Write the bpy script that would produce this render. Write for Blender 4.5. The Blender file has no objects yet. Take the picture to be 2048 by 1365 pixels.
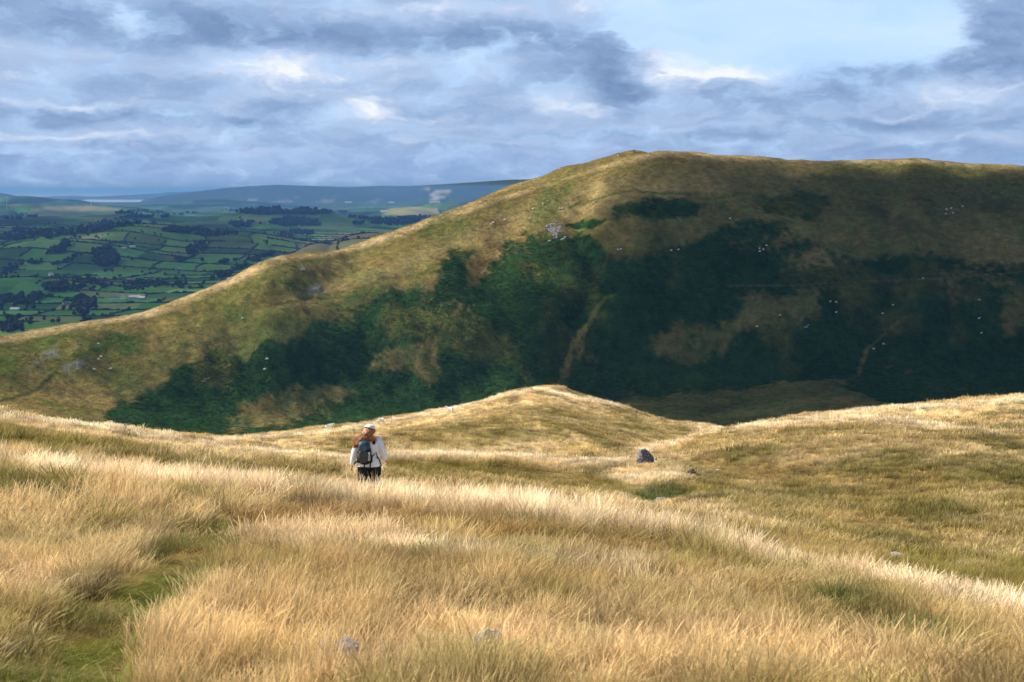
import bpy, bmesh, math, random
import numpy as np
from mathutils import Vector, Matrix

# ---------------------------------------------------------------- camera, sky, sun, exposure
SC = bpy.context.scene
COL = SC.collection
FPX = 2048 * 50 / 36.0                    # focal length in photograph pixels
TILT = math.atan(304.5 / FPX)             # camera looks this far below the horizon
cam_data = bpy.data.cameras.new("camera"); cam = bpy.data.objects.new("camera", cam_data); COL.objects.link(cam)
cam_data.lens = 50; cam_data.sensor_width = 36; cam_data.clip_start = 0.1; cam_data.clip_end = 200000
cam.location = (0, 0, 0); cam.rotation_euler = (math.pi / 2 - TILT, 0, 0)
cam_data.dof.use_dof = True; cam_data.dof.focus_distance = 32.0; cam_data.dof.aperture_fstop = 4.5
SC.camera = cam
SUN_EL, SUN_AZ = math.radians(40), math.radians(-72)      # azimuth from +Y towards +X
SUNV = np.array([math.sin(SUN_AZ) * math.cos(SUN_EL), math.cos(SUN_AZ) * math.cos(SUN_EL), math.sin(SUN_EL)])
sl = bpy.data.lights.new("sun", 'SUN'); sun = bpy.data.objects.new("sun", sl); COL.objects.link(sun)
sl.energy = 5.0; sl.angle = math.radians(0.5); sl.color = (1.0, 0.93, 0.82)
sun.rotation_euler = Vector(SUNV).to_track_quat('Z', 'Y').to_euler()
sun.location = (-200, 60, 200)
SC.view_settings.view_transform = 'Standard'; SC.view_settings.look = 'None'
SC.view_settings.exposure = 0.56; SC.view_settings.gamma = 1.0
SC.cycles.use_denoising = True
SC.cycles.max_bounces = 5; SC.cycles.diffuse_bounces = 2; SC.cycles.glossy_bounces = 1
SC.cycles.transmission_bounces = 3; SC.cycles.volume_bounces = 0; SC.cycles.transparent_max_bounces = 12
SC.cycles.sample_clamp_indirect = 4.0
SC.cycles.use_adaptive_sampling = True; SC.cycles.adaptive_threshold = 0.02


def srgb(r, g, b):
    f = lambda c: (c / 12.92 if c <= 0.04045 else ((c + 0.055) / 1.055) ** 2.4)
    return (f(r / 255.), f(g / 255.), f(b / 255.), 1.0)


class NT:
    """tiny node-tree writer"""
    def __init__(s, tree):
        s.t = tree; s.n = tree.nodes; s.l = tree.links
    def node(s, typ, **kw):
        n = s.n.new(typ)
        for k, v in kw.items():
            setattr(n, k, v)
        return n
    def put(s, sock, v):
        if v is None: return
        if isinstance(v, bpy.types.NodeSocket): s.l.new(v, sock)
        else: sock.default_value = v
    def math(s, op, a, b=None, c=None, clamp=False):
        n = s.node('ShaderNodeMath', operation=op); n.use_clamp = clamp
        s.put(n.inputs[0], a); s.put(n.inputs[1], b)
        if c is not None: s.put(n.inputs[2], c)
        return n.outputs[0]
    def mix(s, f, a, b, blend='MIX'):
        n = s.node('ShaderNodeMix', data_type='RGBA', blend_type=blend)
        s.put(n.inputs[0], f); s.put(n.inputs[6], a); s.put(n.inputs[7], b)
        return n.outputs[2]
    def noise(s, vec, scale, detail=4, rough=0.55, dist=0.0, dims='3D'):
        n = s.node('ShaderNodeTexNoise', noise_dimensions=dims)
        s.put(n.inputs['Vector'], vec); n.inputs['Scale'].default_value = scale
        n.inputs['Detail'].default_value = detail; n.inputs['Roughness'].default_value = rough
        n.inputs['Distortion'].default_value = dist
        return n.outputs[0]
    def ramp(s, f, stops, interp='LINEAR'):
        n = s.node('ShaderNodeValToRGB'); r = n.color_ramp; r.interpolation = interp
        while len(r.elements) < len(stops): r.elements.new(0.5)
        for e, (p, c) in zip(r.elements, stops): e.position = p; e.color = c
        s.put(n.inputs[0], f)
        return n.outputs[0]
    def maprange(s, v, a, b, c=0.0, d=1.0, smooth=False):
        n = s.node('ShaderNodeMapRange'); n.interpolation_type = 'SMOOTHSTEP' if smooth else 'LINEAR'
        s.put(n.inputs[0], v)
        for i, q in enumerate((a, b, c, d)): n.inputs[1 + i].default_value = q
        return n.outputs[0]


def px_dir(px, py):
    u = (np.asarray(px, float) - 1024) / FPX; v = (682.5 - np.asarray(py, float)) / FPX
    dx = u; dy = math.cos(TILT) + v * math.sin(TILT); dz = -math.sin(TILT) + v * math.cos(TILT)
    h = np.hypot(dx, dy)
    return np.arctan2(dx, dy), dz / h          # azimuth, tangent of elevation


def to_px(x, y, z):
    f = y * math.cos(TILT) - z * math.sin(TILT); u = y * math.sin(TILT) + z * math.cos(TILT)
    f = np.maximum(f, 1e-3)
    return 1024 + FPX * x / f, 682.5 - FPX * u / f


# ---- the world: a physical sky, and a broken layer of stratocumulus over it
W = bpy.data.worlds.new("World"); SC.world = W; W.use_nodes = True
W.node_tree.nodes.clear(); w = NT(W.node_tree)
tc = w.node('ShaderNodeTexCoord'); sep = w.node('ShaderNodeSeparateXYZ'); w.l.new(tc.outputs['Generated'], sep.inputs[0])
sx, sy, sz = sep.outputs
U = w.math('ARCTAN2', sx, sy)
H = w.math('SQRT', w.math('ADD', w.math('MULTIPLY', sx, sx), w.math('MULTIPLY', sy, sy)))
V = w.math('DIVIDE', sz, w.math('MAXIMUM', H, 0.02)); V = w.math('MAXIMUM', V, 0.0)
VP = w.math('ADD', V, 0.12)
cx = w.math('DIVIDE', U, VP); cy = w.math('DIVIDE', 1.0, VP)


def comb(x, y, z=0.0):
    n = w.node('ShaderNodeCombineXYZ'); w.put(n.inputs[0], x); w.put(n.inputs[1], y); w.put(n.inputs[2], z); return n.outputs[0]


PA = comb(w.math('MULTIPLY', U, 10.0), w.math('MULTIPLY', V, 24.0))
# warp
wn = w.node('ShaderNodeTexNoise'); w.l.new(PA, wn.inputs['Vector']); wn.inputs['Scale'].default_value = 1.7; wn.inputs['Detail'].default_value = 4
wsep = w.node('ShaderNodeSeparateColor'); w.l.new(wn.outputs['Color'], wsep.inputs[0])
UW = w.math('ADD', U, w.math('MULTIPLY', w.math('SUBTRACT', wsep.outputs[0], 0.5), 0.055))
VW = w.math('ADD', V, w.math('MULTIPLY', w.math('SUBTRACT', wsep.outputs[1], 0.5), 0.024))
wn2 = w.node('ShaderNodeTexNoise'); w.l.new(PA, wn2.inputs['Vector']); wn2.inputs['Scale'].default_value = 7; wn2.inputs['Detail'].default_value = 5; wn2.inputs['Roughness'].default_value = 0.6
ws2 = w.node('ShaderNodeSeparateColor'); w.l.new(wn2.outputs['Color'], ws2.inputs[0])
UW = w.math('ADD', UW, w.math('MULTIPLY', w.math('SUBTRACT', ws2.outputs[0], 0.5), 0.020))
VW = w.math('ADD', VW, w.math('MULTIPLY', w.math('SUBTRACT', ws2.outputs[1], 0.5), 0.010))


def blob(px, py, rx, ry, wt, acc, p=1.0):
    a, t = px_dir(px, py)
    du = w.math('DIVIDE', w.math('SUBTRACT', UW, float(a)), rx / FPX); dv = w.math('DIVIDE', w.math('SUBTRACT', VW, float(t)), ry / FPX)
    r2 = w.math('ADD', w.math('MULTIPLY', du, du), w.math('MULTIPLY', dv, dv))
    g = w.math('EXPONENT', w.math('MULTIPLY', w.math('POWER', r2, p) if p != 1.0 else r2, -1.0))
    return w.math('MULTIPLY_ADD', g, wt, acc)


cx = w.math('DIVIDE', UW, w.math('ADD', VW, 0.12)); cy = w.math('DIVIDE', 1.0, w.math('ADD', VW, 0.12))
PC = comb(cx, w.math('MULTIPLY', cy, 0.75))
n1 = w.noise(PC, 1.5, 8, 0.56, 0.25)
PC2 = comb(w.math('ADD', cx, -0.045), w.math('ADD', w.math('MULTIPLY', cy, 0.75), -0.085))
n2 = w.noise(PC2, 1.5, 8, 0.56, 0.25)
relief = w.math('MULTIPLY', w.math('SUBTRACT', n1, n2), 0.6)
n3 = w.noise(comb(w.math('MULTIPLY', UW, 9.0), w.math('MULTIPLY', VW, 34.0)), 1.3, 6, 0.5, 0.3)
L = w.math('MULTIPLY_ADD', w.math('SUBTRACT', n1, 0.5), 0.55, 0.55)
L = w.math('ADD', L, relief)
L = w.math('MULTIPLY_ADD', w.math('SUBTRACT', n3, 0.5), 0.22, L)
n4 = w.noise(comb(w.math('MULTIPLY', UW, 26.0), w.math('MULTIPLY', VW, 52.0)), 1.0, 7, 0.6, 0.2)
L = w.math('MULTIPLY_ADD', w.math('SUBTRACT', n4, 0.5), 0.13, L)
for b in [(180, 30, 420, 38, -.20), (700, 78, 360, 30, -.27), (500, 55, 300, 34, -.10), (380, 85, 200, 26, -.10), (1060, 80, 120, 40, -.18), (1190, 85, 110, 38, -.16), (1185, 165, 130, 38, -.28), (1255, 150, 60, 50, -.26),
          (280, 170, 130, 30, -.16), (330, 238, 330, 11, -.26), (60, 315, 260, 14, -.26), (560, 205, 80, 14, -.20), (430, 290, 260, 10, -.15), (900, 225, 90, 16, -.18), (1010, 190, 60, 30, -.08),
          (1440, 168, 80, 18, -.14), (1450, 118, 130, 22, .25), (1680, 150, 150, 35, -.18), (1900, 130, 160, 30, -.25), (2000, 45, 90, 90, -.20), (1820, 245, 200, 14, -.26), (1580, 200, 220, 20, -.12), (1900, 305, 240, 16, -.2),
          (1250, 270, 230, 9, -.16), (780, 325, 200, 14, -.06), (1010, 300, 120, 10, -.14), (1540, 275, 160, 12, -.1),
          (60, 95, 110, 20, .22), (240, 98, 110, 14, .2), (550, 118, 170, 30, .26), (500, 150, 90, 38, .18), (715, 222, 62, 26, .40), (150, 130, 200, 14, .10), (620, 160, 120, 30, .08), (780, 235, 60, 18, .12), (900, 125, 150, 34, .2),
          (500, 10, 200, 22, .22), (900, 15, 180, 22, .2), (1110, 190, 80, 34, .32), (1180, 215, 60, 14, .2), (1390, 128, 100, 32, .55), (1540, 140, 90, 30, .50), (1340, 165, 40, 30, .2), (1880, 180, 130, 25, .14),
          (1190, 15, 60, 16, .3), (150, 270, 220, 7, .2), (60, 298, 120, 6, .22), (230, 225, 300, 8, -.12), (200, 205, 240, 8, .12), (790, 290, 30, 9, .2), (480, 305, 160, 8, .12), (1800, 285, 40, 10, .2), (1960, 190, 90, 20, .14), (1300, 255, 120, 10, .1), (30, 160, 120, 20, .05)]:
    L = blob(*b, L)


def billow(dx, dy):
    vo = w.node('ShaderNodeTexVoronoi', voronoi_dimensions='2D', feature='SMOOTH_F1'); vo.inputs['Smoothness'].default_value = 0.35
    vo.inputs['Scale'].default_value = 1.0; vo.inputs['Detail'].default_value = 3.5; vo.inputs['Roughness'].default_value = 0.55; vo.inputs['Lacunarity'].default_value = 2.1
    w.put(vo.inputs['Vector'], comb(w.math('ADD', w.math('MULTIPLY', UW, 22.0), dx), w.math('ADD', w.math('MULTIPLY', VW, 46.0), dy)))
    return w.math('MULTIPLY', vo.outputs['Distance'], -1.0)


bl = billow(0.0, 0.0); puffs = w.math('SUBTRACT', bl, billow(-0.10, 0.20))          # lit from above and the left
pk = w.maprange(n3, 0.36, 0.62, 0.25, 1.0)
lowk = w.maprange(V, 0.015, 0.05, 0.25, 1.0)
L = w.math('MULTIPLY_ADD', w.math('MULTIPLY', w.math('MULTIPLY', puffs, pk), lowk), 0.22, L)
L = w.math('MULTIPLY_ADD', w.math('MULTIPLY', w.math('ADD', bl, 0.42), w.math('MULTIPLY', pk, lowk)), 0.12, L)
L = w.math('MAXIMUM', w.math('MINIMUM', L, 1.0), 0.0)
ccol = w.ramp(L, [(0.0, srgb(86, 110, 146)), (0.22, srgb(104, 129, 164)), (0.45, srgb(128, 150, 183)), (0.65, srgb(153, 171, 199)), (0.85, srgb(184, 194, 211)), (1.0, srgb(208, 212, 221))])
# the hazy strip above the horizon
band = w.maprange(V, 0.004, 0.040, 1.0, 0.0, True)
band = w.math('MULTIPLY', band, w.math('ADD', 0.75, w.math('MULTIPLY', w.math('SUBTRACT', n3, 0.5), 0.6)), clamp=True)
ccol = w.mix(band, ccol, srgb(118, 146, 188))
# cover: an opening to the right of the top, and broken sky overhead
Cv = w.math('MULTIPLY_ADD', w.math('SUBTRACT', n1, 0.5), 1.0, 1.15)
for b in [(1580, 40, 300, 74, -2.0, 1.5), (1380, 30, 110, 60, -.9, 1.0), (1850, 80, 90, 50, -1.0, 1.0), (1680, 95, 150, 30, -.5, 1.0), (1990, 60, 90, 80, .8, 1.0), (1245, 140, 60, 60, .6, 1.0)]:
    Cv = blob(*b[:5], Cv, b[5])
Cv = w.math('SUBTRACT', Cv, w.maprange(V, 0.25, 1.0, 0.0, 0.75))
ccol = w.mix(w.maprange(V, 0.16, 0.6, 0.0, 0.85, True), ccol, (0.065, 0.072, 0.085, 1))      # cloud out of view overhead, darkened to cut the ambient light
Cv = w.math('MULTIPLY_ADD', w.math('SUBTRACT', n4, 0.5), 0.8, Cv); Cv = w.math('MULTIPLY_ADD', w.math('ADD', bl, 0.4), 0.7, Cv)
cov = w.maprange(Cv, 0.0, 1.05, 0.0, 1.0, True)
thin = w.mix(w.maprange(n3, 0.35, 0.7), srgb(160, 189, 222), srgb(176, 198, 224))
veil = w.maprange(V, 0.2, 0.9, 1.0, 0.15, True)           # thin high veil low over the horizon
sky = w.node('ShaderNodeTexSky', sky_type='NISHITA'); sky.sun_disc = False
sky.sun_elevation = SUN_EL; sky.sun_rotation = SUN_AZ; sky.altitude = 500; sky.air_density = 1.0; sky.dust_density = 1.0
bg1 = w.node('ShaderNodeBackground'); w.l.new(sky.outputs[0], bg1.inputs[0]); bg1.inputs[1].default_value = 0.05
bgv = w.node('ShaderNodeBackground'); w.put(bgv.inputs[0], thin); bgv.inputs[1].default_value = 1.0
bg2 = w.node('ShaderNodeBackground'); w.put(bg2.inputs[0], ccol); bg2.inputs[1].default_value = 1.0
m0 = w.node('ShaderNodeMixShader'); w.put(m0.inputs[0], veil); w.l.new(bg1.outputs[0], m0.inputs[1]); w.l.new(bgv.outputs[0], m0.inputs[2])
m1 = w.node('ShaderNodeMixShader'); w.put(m1.inputs[0], cov); w.l.new(m0.outputs[0], m1.inputs[1]); w.l.new(bg2.outputs[0], m1.inputs[2])
wo = w.node('ShaderNodeOutputWorld'); w.l.new(m1.outputs[0], wo.inputs[0])
W.cycles.sampling_method = 'MANUAL'; W.cycles.sample_map_resolution = 512

# ---------------------------------------------------------------- numeric helpers


def hsh(ix, iy, seed):
    h = (ix.astype(np.int64) * 374761393 + iy.astype(np.int64) * 668265263 + seed * 1274126177) & 0xffffffff
    h = ((h ^ (h >> 13)) * 1274126177) & 0xffffffff
    h = ((h ^ (h >> 16)) * 2246822519) & 0xffffffff
    return (h ^ (h >> 15)) / 4294967296.0


def vn(x, y, seed=0):
    fx = np.floor(x); fy = np.floor(y); tx = x - fx; ty = y - fy
    tx = tx * tx * tx * (tx * (tx * 6 - 15) + 10); ty = ty * ty * ty * (ty * (ty * 6 - 15) + 10)
    a = hsh(fx, fy, seed); b = hsh(fx + 1, fy, seed); c = hsh(fx, fy + 1, seed); d = hsh(fx + 1, fy + 1, seed)
    return (a + (b - a) * tx) * (1 - ty) + (c + (d - c) * tx) * ty


def fbm(x, y, octs=4, seed=0, gain=0.5):
    """roughly -1..1"""
    x = np.asarray(x, float); y = np.asarray(y, float)
    s = 0; a = 1.0; t = 0
    for o in range(octs):
        s = s + a * (vn(x * 2 ** o + 17.3 * o, y * 2 ** o - 9.1 * o, seed + o) * 2 - 1); t += a; a *= gain
    return s / t * 1.6


def sstep(a, b, x):
    t = np.clip((x - a) / (b - a), 0, 1); return t * t * (3 - 2 * t)


def pchip(xk, yk, x):
    """monotone cubic through 1-D knots, clamped outside"""
    xk = np.asarray(xk, float); yk = np.asarray(yk, float); h = np.diff(xk); dl = np.diff(yk) / h
    m = np.zeros(len(xk)); m[0] = dl[0]; m[-1] = dl[-1]
    for i in range(1, len(xk) - 1):
        m[i] = 0 if dl[i - 1] * dl[i] <= 0 else 2 * dl[i - 1] * dl[i] / (dl[i - 1] + dl[i])
    x = np.clip(x, xk[0], xk[-1]); k = np.clip(np.searchsorted(xk, x) - 1, 0, len(xk) - 2)
    t = (x - xk[k]) / h[k]; t2 = t * t; t3 = t2 * t
    return (2 * t3 - 3 * t2 + 1) * yk[k] + (t3 - 2 * t2 + t) * h[k] * m[k] + (-2 * t3 + 3 * t2) * yk[k + 1] + (t3 - t2) * h[k] * m[k + 1]


class Line:
    """a contour line of a landform: for every bearing a distance and a height"""
    def __init__(s, pts=None, z=None, d=None, dz=None):
        if pts:
            px = np.array([p[0] for p in pts], float); py = np.array([p[1] for p in pts], float)
            dd = np.array([(p[2] if len(p) > 2 else d) for p in pts], float)
            s.az, te = px_dir(px, py); s.z = te * dd; s.d = dd
        else:
            s.az = np.array([-0.5, 0.5]); s.z = np.array([z, z], float); s.d = np.array([d, d], float)
        o = np.argsort(s.az); s.az, s.z, s.d = s.az[o], s.z[o], s.d[o]
    def D(s, az): return pchip(s.az, s.d, az)
    def Z(s, az): return pchip(s.az, s.z, az)


class Land:
    def __init__(s, lines): s.lines = lines
    def __call__(s, az, d):
        az = np.asarray(az, float); d = np.asarray(d, float); shp = np.broadcast(az, d).shape
        az = np.broadcast_to(az, shp).ravel(); d = np.broadcast_to(d, shp).ravel()
        ua, inv = np.unique(np.round(az, 6), return_inverse=True)
        D = np.array([l.D(ua) for l in s.lines]); Z = np.array([l.Z(ua) for l in s.lines])
        n = len(D); h = np.diff(D, axis=0); dl = np.diff(Z, axis=0) / h
        M = np.zeros_like(D); M[0] = dl[0]; M[-1] = dl[-1]
        p = dl[:-1] * dl[1:]; M[1:-1] = np.where(p > 0, 2 * p / np.where(p > 0, dl[:-1] + dl[1:], 1), 0)
        k = np.zeros(len(d), int)
        for i in range(1, n - 1): k += d >= D[i][inv]
        D0 = D[k, inv]; Z0 = Z[k, inv]; Z1 = Z[k + 1, inv]; hh = h[k, inv]; m0 = M[k, inv]; m1 = M[k + 1, inv]
        t = np.clip((d - D0) / hh, 0, 1); t2 = t * t; t3 = t2 * t
        out = (2 * t3 - 3 * t2 + 1) * Z0 + (t3 - 2 * t2 + t) * hh * m0 + (-2 * t3 + 3 * t2) * Z1 + (t3 - t2) * hh * m1
        return out.reshape(shp)


def smax(a, b, k):
    h = np.clip(0.5 + 0.5 * (a - b) / k, 0, 1)
    return b + (a - b) * h + k * h * (1 - h)


# ---------------------------------------------------------------- landforms
NEAR = Land([
    Line(z=-1.65, d=0.0), Line(z=-2.28, d=4.0),
    Line([(-400, 1345), (0, 1352), (500, 1362), (1024, 1368), (1500, 1380), (2048, 1400), (2450, 1410)], d=8.5),
    Line([(-400, 1120, 15), (0, 1112, 15), (300, 1104, 15), (560, 1088, 16), (900, 1102, 16), (1200, 1128, 16), (1500, 1168, 15), (1800, 1218, 14.5), (2048, 1278, 14), (2450, 1330, 14)]),
    Line([(-400, 1030, 19.5), (0, 1028, 19.5), (300, 1040, 20), (560, 1062, 20), (760, 1066, 20), (1000, 1072, 20), (1200, 1095, 19.5), (1500, 1138, 19), (1800, 1196, 18), (2048, 1256, 17.5), (2450, 1310, 17)]),
    Line([(-400, 905, 27), (0, 932, 27), (300, 968, 27), (600, 990, 26), (740, 1000, 26), (1000, 1020, 25), (1250, 1061, 25), (1500, 1116, 24), (1700, 1158, 23), (2048, 1236, 22), (2450, 1320, 21)]),
    Line([(-400, 912, 29.5), (0, 944, 29.5), (300, 982, 29.5), (600, 1006, 28.5), (740, 1018, 28.5), (1000, 1040, 27.5), (1250, 1084, 27), (1500, 1140, 26), (1700, 1184, 25), (2048, 1262, 24), (2450, 1345, 23)]),
    Line(z=-11.5, d=41), Line(z=-26, d=70), Line(z=-220, d=140)])
MID = Land([
    Line(z=-9.2, d=24),
    Line([(-400, 900, 45), (0, 915, 45), (250, 945, 45), (500, 965, 45), (740, 985, 45), (1000, 1003, 45), (1250, 1040, 45), (1500, 1095, 43), (1800, 1165, 40), (2048, 1215, 36), (2450, 1290, 33)]),
    Line([(-400, 865, 70), (0, 888, 70), (250, 918, 70), (500, 940, 70), (740, 958, 70), (1000, 976, 70), (1200, 998, 70), (1260, 1008, 72), (1320, 1020, 74), (1380, 1012, 74), (1450, 1010, 70), (1600, 1040, 62), (1800, 1060, 60), (2048, 1090, 55), (2450, 1130, 52)]),
    Line([(-400, 835, 95), (0, 857, 95), (250, 886, 95), (500, 916, 95), (740, 925, 92), (1000, 936, 92), (1200, 955, 92), (1290, 966, 90), (1350, 968, 88), (1450, 965, 92), (1600, 962, 90), (1800, 975, 85), (2048, 1000, 75), (2450, 1020, 72)]),
    Line([(-400, 790, 115), (0, 829, 120), (200, 851, 130), (300, 867, 140), (390, 884, 150), (500, 898, 150), (600, 908, 135), (760, 909, 118), (900, 907, 118), (1000, 912, 120), (1150, 921, 122), (1240, 928, 115), (1290, 931, 112), (1340, 927, 118), (1400, 918, 122), (1500, 897, 125), (1700, 892, 115), (1900, 903, 105), (2048, 920, 100), (2450, 930, 95)]),
    Line([(-400, 830, 150), (0, 868, 150), (200, 884, 160), (300, 892, 170), (390, 900, 180), (600, 916, 160), (760, 916, 138), (1000, 918, 138), (1200, 924, 140), (1270, 916, 145), (1350, 889, 165), (1430, 860, 180), (1500, 853, 178), (1700, 841, 155), (1850, 849, 138), (2048, 863, 125), (2450, 880, 120)]),
    Line([(-400, 950, 225), (0, 950, 225), (600, 960, 225), (1200, 950, 215), (1350, 915, 215), (1430, 876, 212), (1500, 851, 207), (1700, 829, 197), (1900, 805, 192), (2048, 795, 190), (2450, 775, 187)]),
    Line(z=-75, d=290), Line(z=-260, d=700)])
KNOLL = Land([
    Line(z=-34, d=125),
    Line([(-400, 1000), (0, 1000), (300, 950), (390, 903), (500, 901), (760, 898), (1000, 898), (1200, 906), (1280, 914), (1400, 920), (1500, 940), (2450, 1000)], d=160),
    Line([(-400, 1000), (0, 990), (300, 935), (390, 893), (600, 882), (760, 869), (900, 852), (1060, 828), (1130, 838), (1200, 857), (1280, 878), (1330, 892), (1400, 900), (1500, 925), (2450, 1000)], d=195),
    Line([(-400, 1000), (0, 980), (300, 925), (390, 887), (600, 877), (760, 861), (900, 843), (1060, 822), (1130, 835), (1200, 853), (1280, 871), (1330, 881), (1400, 890), (1500, 920), (2450, 1000)], d=214),
    Line([(-400, 960, 225), (0, 950, 225), (300, 900, 225), (345, 884, 225), (390, 878, 225), (450, 879, 228), (500, 877, 232), (560, 870, 236), (630, 859, 240), (700, 851, 245), (800, 838, 250), (880, 822, 255), (950, 804, 258), (1000, 792, 260), (1035, 781, 262), (1075, 776, 262), (1110, 779, 262), (1150, 790, 261), (1200, 801, 258), (1250, 817, 254), (1300, 832, 250), (1350, 845, 246), (1400, 853, 242), (1430, 860, 240), (1500, 885, 236), (2450, 960, 230)]),
    Line(z=-58, d=310), Line(z=-130, d=430), Line(z=-260, d=700)])

_toe = Line([(-400, 800, 720), (0, 792, 740), (200, 815, 750), (400, 842, 760), (700, 840, 790), (1075, 812, 830), (1220, 804, 850), (1450, 782, 865), (1640, 760, 880), (1800, 762, 885), (2048, 775, 890), (2450, 780, 890)])
_base = Line([(-400, 835, 660), (0, 830, 670), (400, 890, 690), (700, 885, 700), (1075, 860, 700), (1220, 840, 700), (1430, 872, 690), (1700, 850, 690), (2048, 850, 690), (2450, 850, 690)])
_front = Line([(-400, 742, 800), (0, 676, 820), (50, 662, 830), (100, 653, 835), (230, 636, 855), (320, 613, 880), (400, 581, 900), (450, 560, 915), (500, 533, 930), (540, 516, 940), (590, 508, 955), (650, 505, 975), (700, 491, 1000), (760, 471, 1020), (850, 441, 1050), (950, 403, 1080),
               (1010, 386, 1095), (1080, 370, 1110), (1120, 358, 1118), (1180, 338, 1130), (1240, 320, 1140), (1290, 308, 1150), (1330, 302, 1160), (1380, 304, 1170), (1450, 311, 1180), (1520, 314, 1190), (1570, 321, 1195), (1640, 325, 1200), (1700, 324, 1205), (1760, 321, 1210), (1820, 317, 1210), (1870, 321, 1215), (1950, 329, 1220), (2048, 333, 1220), (2450, 350, 1220)])
_back = Line([(-400, 770, 930), (0, 700, 950), (400, 600, 1030), (700, 510, 1130), (850, 452, 1170), (930, 412, 1180), (980, 388, 1190), (1040, 366, 1200), (1080, 356, 1205), (1120, 338, 1210), (1180, 323, 1215), (1240, 308, 1220), (1270, 303, 1225), (1300, 309, 1230), (1340, 318, 1240), (1450, 320, 1260), (1530, 314, 1270), (1575, 322, 1270), (1700, 340, 1280), (2450, 380, 1280)])


class Blend:
    def __init__(s, a, b, t, tz): s.a, s.b, s.t, s.tz = a, b, t, tz
    def D(s, az): return s.a.D(az) * (1 - s.t) + s.b.D(az) * s.t
    def Z(s, az): return s.a.Z(az) * (1 - s.tz) + s.b.Z(az) * s.tz


class Off:
    def __init__(s, a, dd, dz): s.a, s.dd, s.dz = a, dd, dz
    def D(s, az): return s.a.D(az) + s.dd
    def Z(s, az): return s.a.Z(az) + s.dz


class Saddle:                                    # between the front edge and the summit ridge
    def D(s, az): return (_front.D(az) + _back.D(az)) / 2
    def Z(s, az): return np.minimum(_front.Z(az), _back.Z(az)) - 4.0


FELL0 = Land([Line(z=-190, d=470), _base, _toe, Blend(_toe, _front, .34, .40), Blend(_toe, _front, .72, .82), _front, Saddle(), _back,
              Off(_back, 120, -40), Line(z=-200, d=1900), Line(z=-262, d=2300)])


def az_px(px): return float(px_dir(px, 500)[0])


def moor_z(x, y):
    az = np.arctan2(x, y); d = np.hypot(x, y)
    k = 0.012 * d + 0.15
    z = smax(smax(NEAR(az, d), MID(az, d), k), KNOLL(az, d), k * 0.7)
    z = z + 0.10 * fbm(x / 1.6, y / 1.6, 3, 11) * sstep(3, 8, d) * (1 - 0.55 * sstep(30, 60, d)) + 0.40 * fbm(x / 9, y / 9, 3, 12) * sstep(30, 90, d) + .16 * fbm(x / 3.2, y / 3.2, 2, 14) * sstep(40, 90, d)
    px, py = to_px(x, y, z); z = z - .10 * look('path', px, np.clip(py, 0, 1430)) * (d < 22) * (y > 0)
    z = z + 0.5 * fbm(x / 26, y / 26, 2, 13) * sstep(60, 130, d) * (1 - 0.7 * sstep(215, 250, d))
    return z


def fell_z(x, y):
    az = np.arctan2(x, y); d = np.hypot(x, y)
    z = FELL0(az, d)
    fr = _front.D(az); to = _toe.D(az)
    t = np.clip((d - to) / (fr - to), -.4, 1.3); bell = np.clip(1 - (2 * t - 1) ** 2, 0, 1)
    z = z + bell * (4.5 * fbm(x / 110, y / 170, 3, 21) + 2.4 * fbm((x + .5 * y) / 34, (y - .2 * x) / 90, 3, 22))
    # gullies running down the face
    for gx, w0, dep, sl in ((1150, 9, 5.0, .16), (1765, 11, 5.5, .30), (1010, 12, 4.0, .10), (1320, 14, 3.0, .2), (700, 14, 3.5, .3), (1930, 14, 4.0, .3)):
        xc = math.tan(az_px(gx)) * 960 + (y - 960) * sl + 10 * fbm(y / 60, y * 0, 2, gx)
        z = z - bell * dep * np.exp(-((x - xc) / w0) ** 2)
    z = z + 0.35 * fbm(x / 7, y / 7, 3, 23) + 0.9 * fbm(x / 24, y / 24, 2, 24)
    return z


# rolling country beyond: hills given by their top as seen, distance and breadth
HILLS = [(300, 457, 5600, 330, 420), (120, 482, 5000, 220, 300), (180, 466, 5600, 260, 320), (470, 470, 5400, 260, 330), (745, 464, 4300, 150, 330), (640, 484, 4200, 80, 200), (400, 452, 7500, 500, 500),
         (815, 415, 11500, 210, 500), (190, 410, 13500, 420, 600), (60, 412, 13000, 400, 500), (500, 433, 9500, 500, 600), (0, 452, 7000, 500, 600), (640, 436, 9000, 500, 500),
         (-60, 383, 23000, 560, 1200), (40, 396, 18500, 450, 900), (130, 400, 17500, 200, 700), (430, 396, 21000, 500, 700), (560, 428, 8500, 400, 400), (250, 437, 8600, 420, 400), (100, 440, 8200, 420, 350), (30, 560, 3700, 120, 220),
         (960, 402, 15500, 900, 700)]
_fr1 = ([-400, 250, 290, 330, 400, 450, 500, 560, 640, 700, 780, 850, 900, 980, 1050, 1200, 2450], [430, 425, 400, 391, 383, 377, 373, 371, 373, 375, 372, 373, 371, 369, 366, 360, 360])
_fr2 = ([-400, 60, 120, 200, 270, 350, 500, 700, 800, 900, 980, 1040, 1200, 2450], [396, 395, 392, 390, 387, 384, 380, 377, 374, 368, 362, 360, 356, 358])
PLAIN = -250.0


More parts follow.
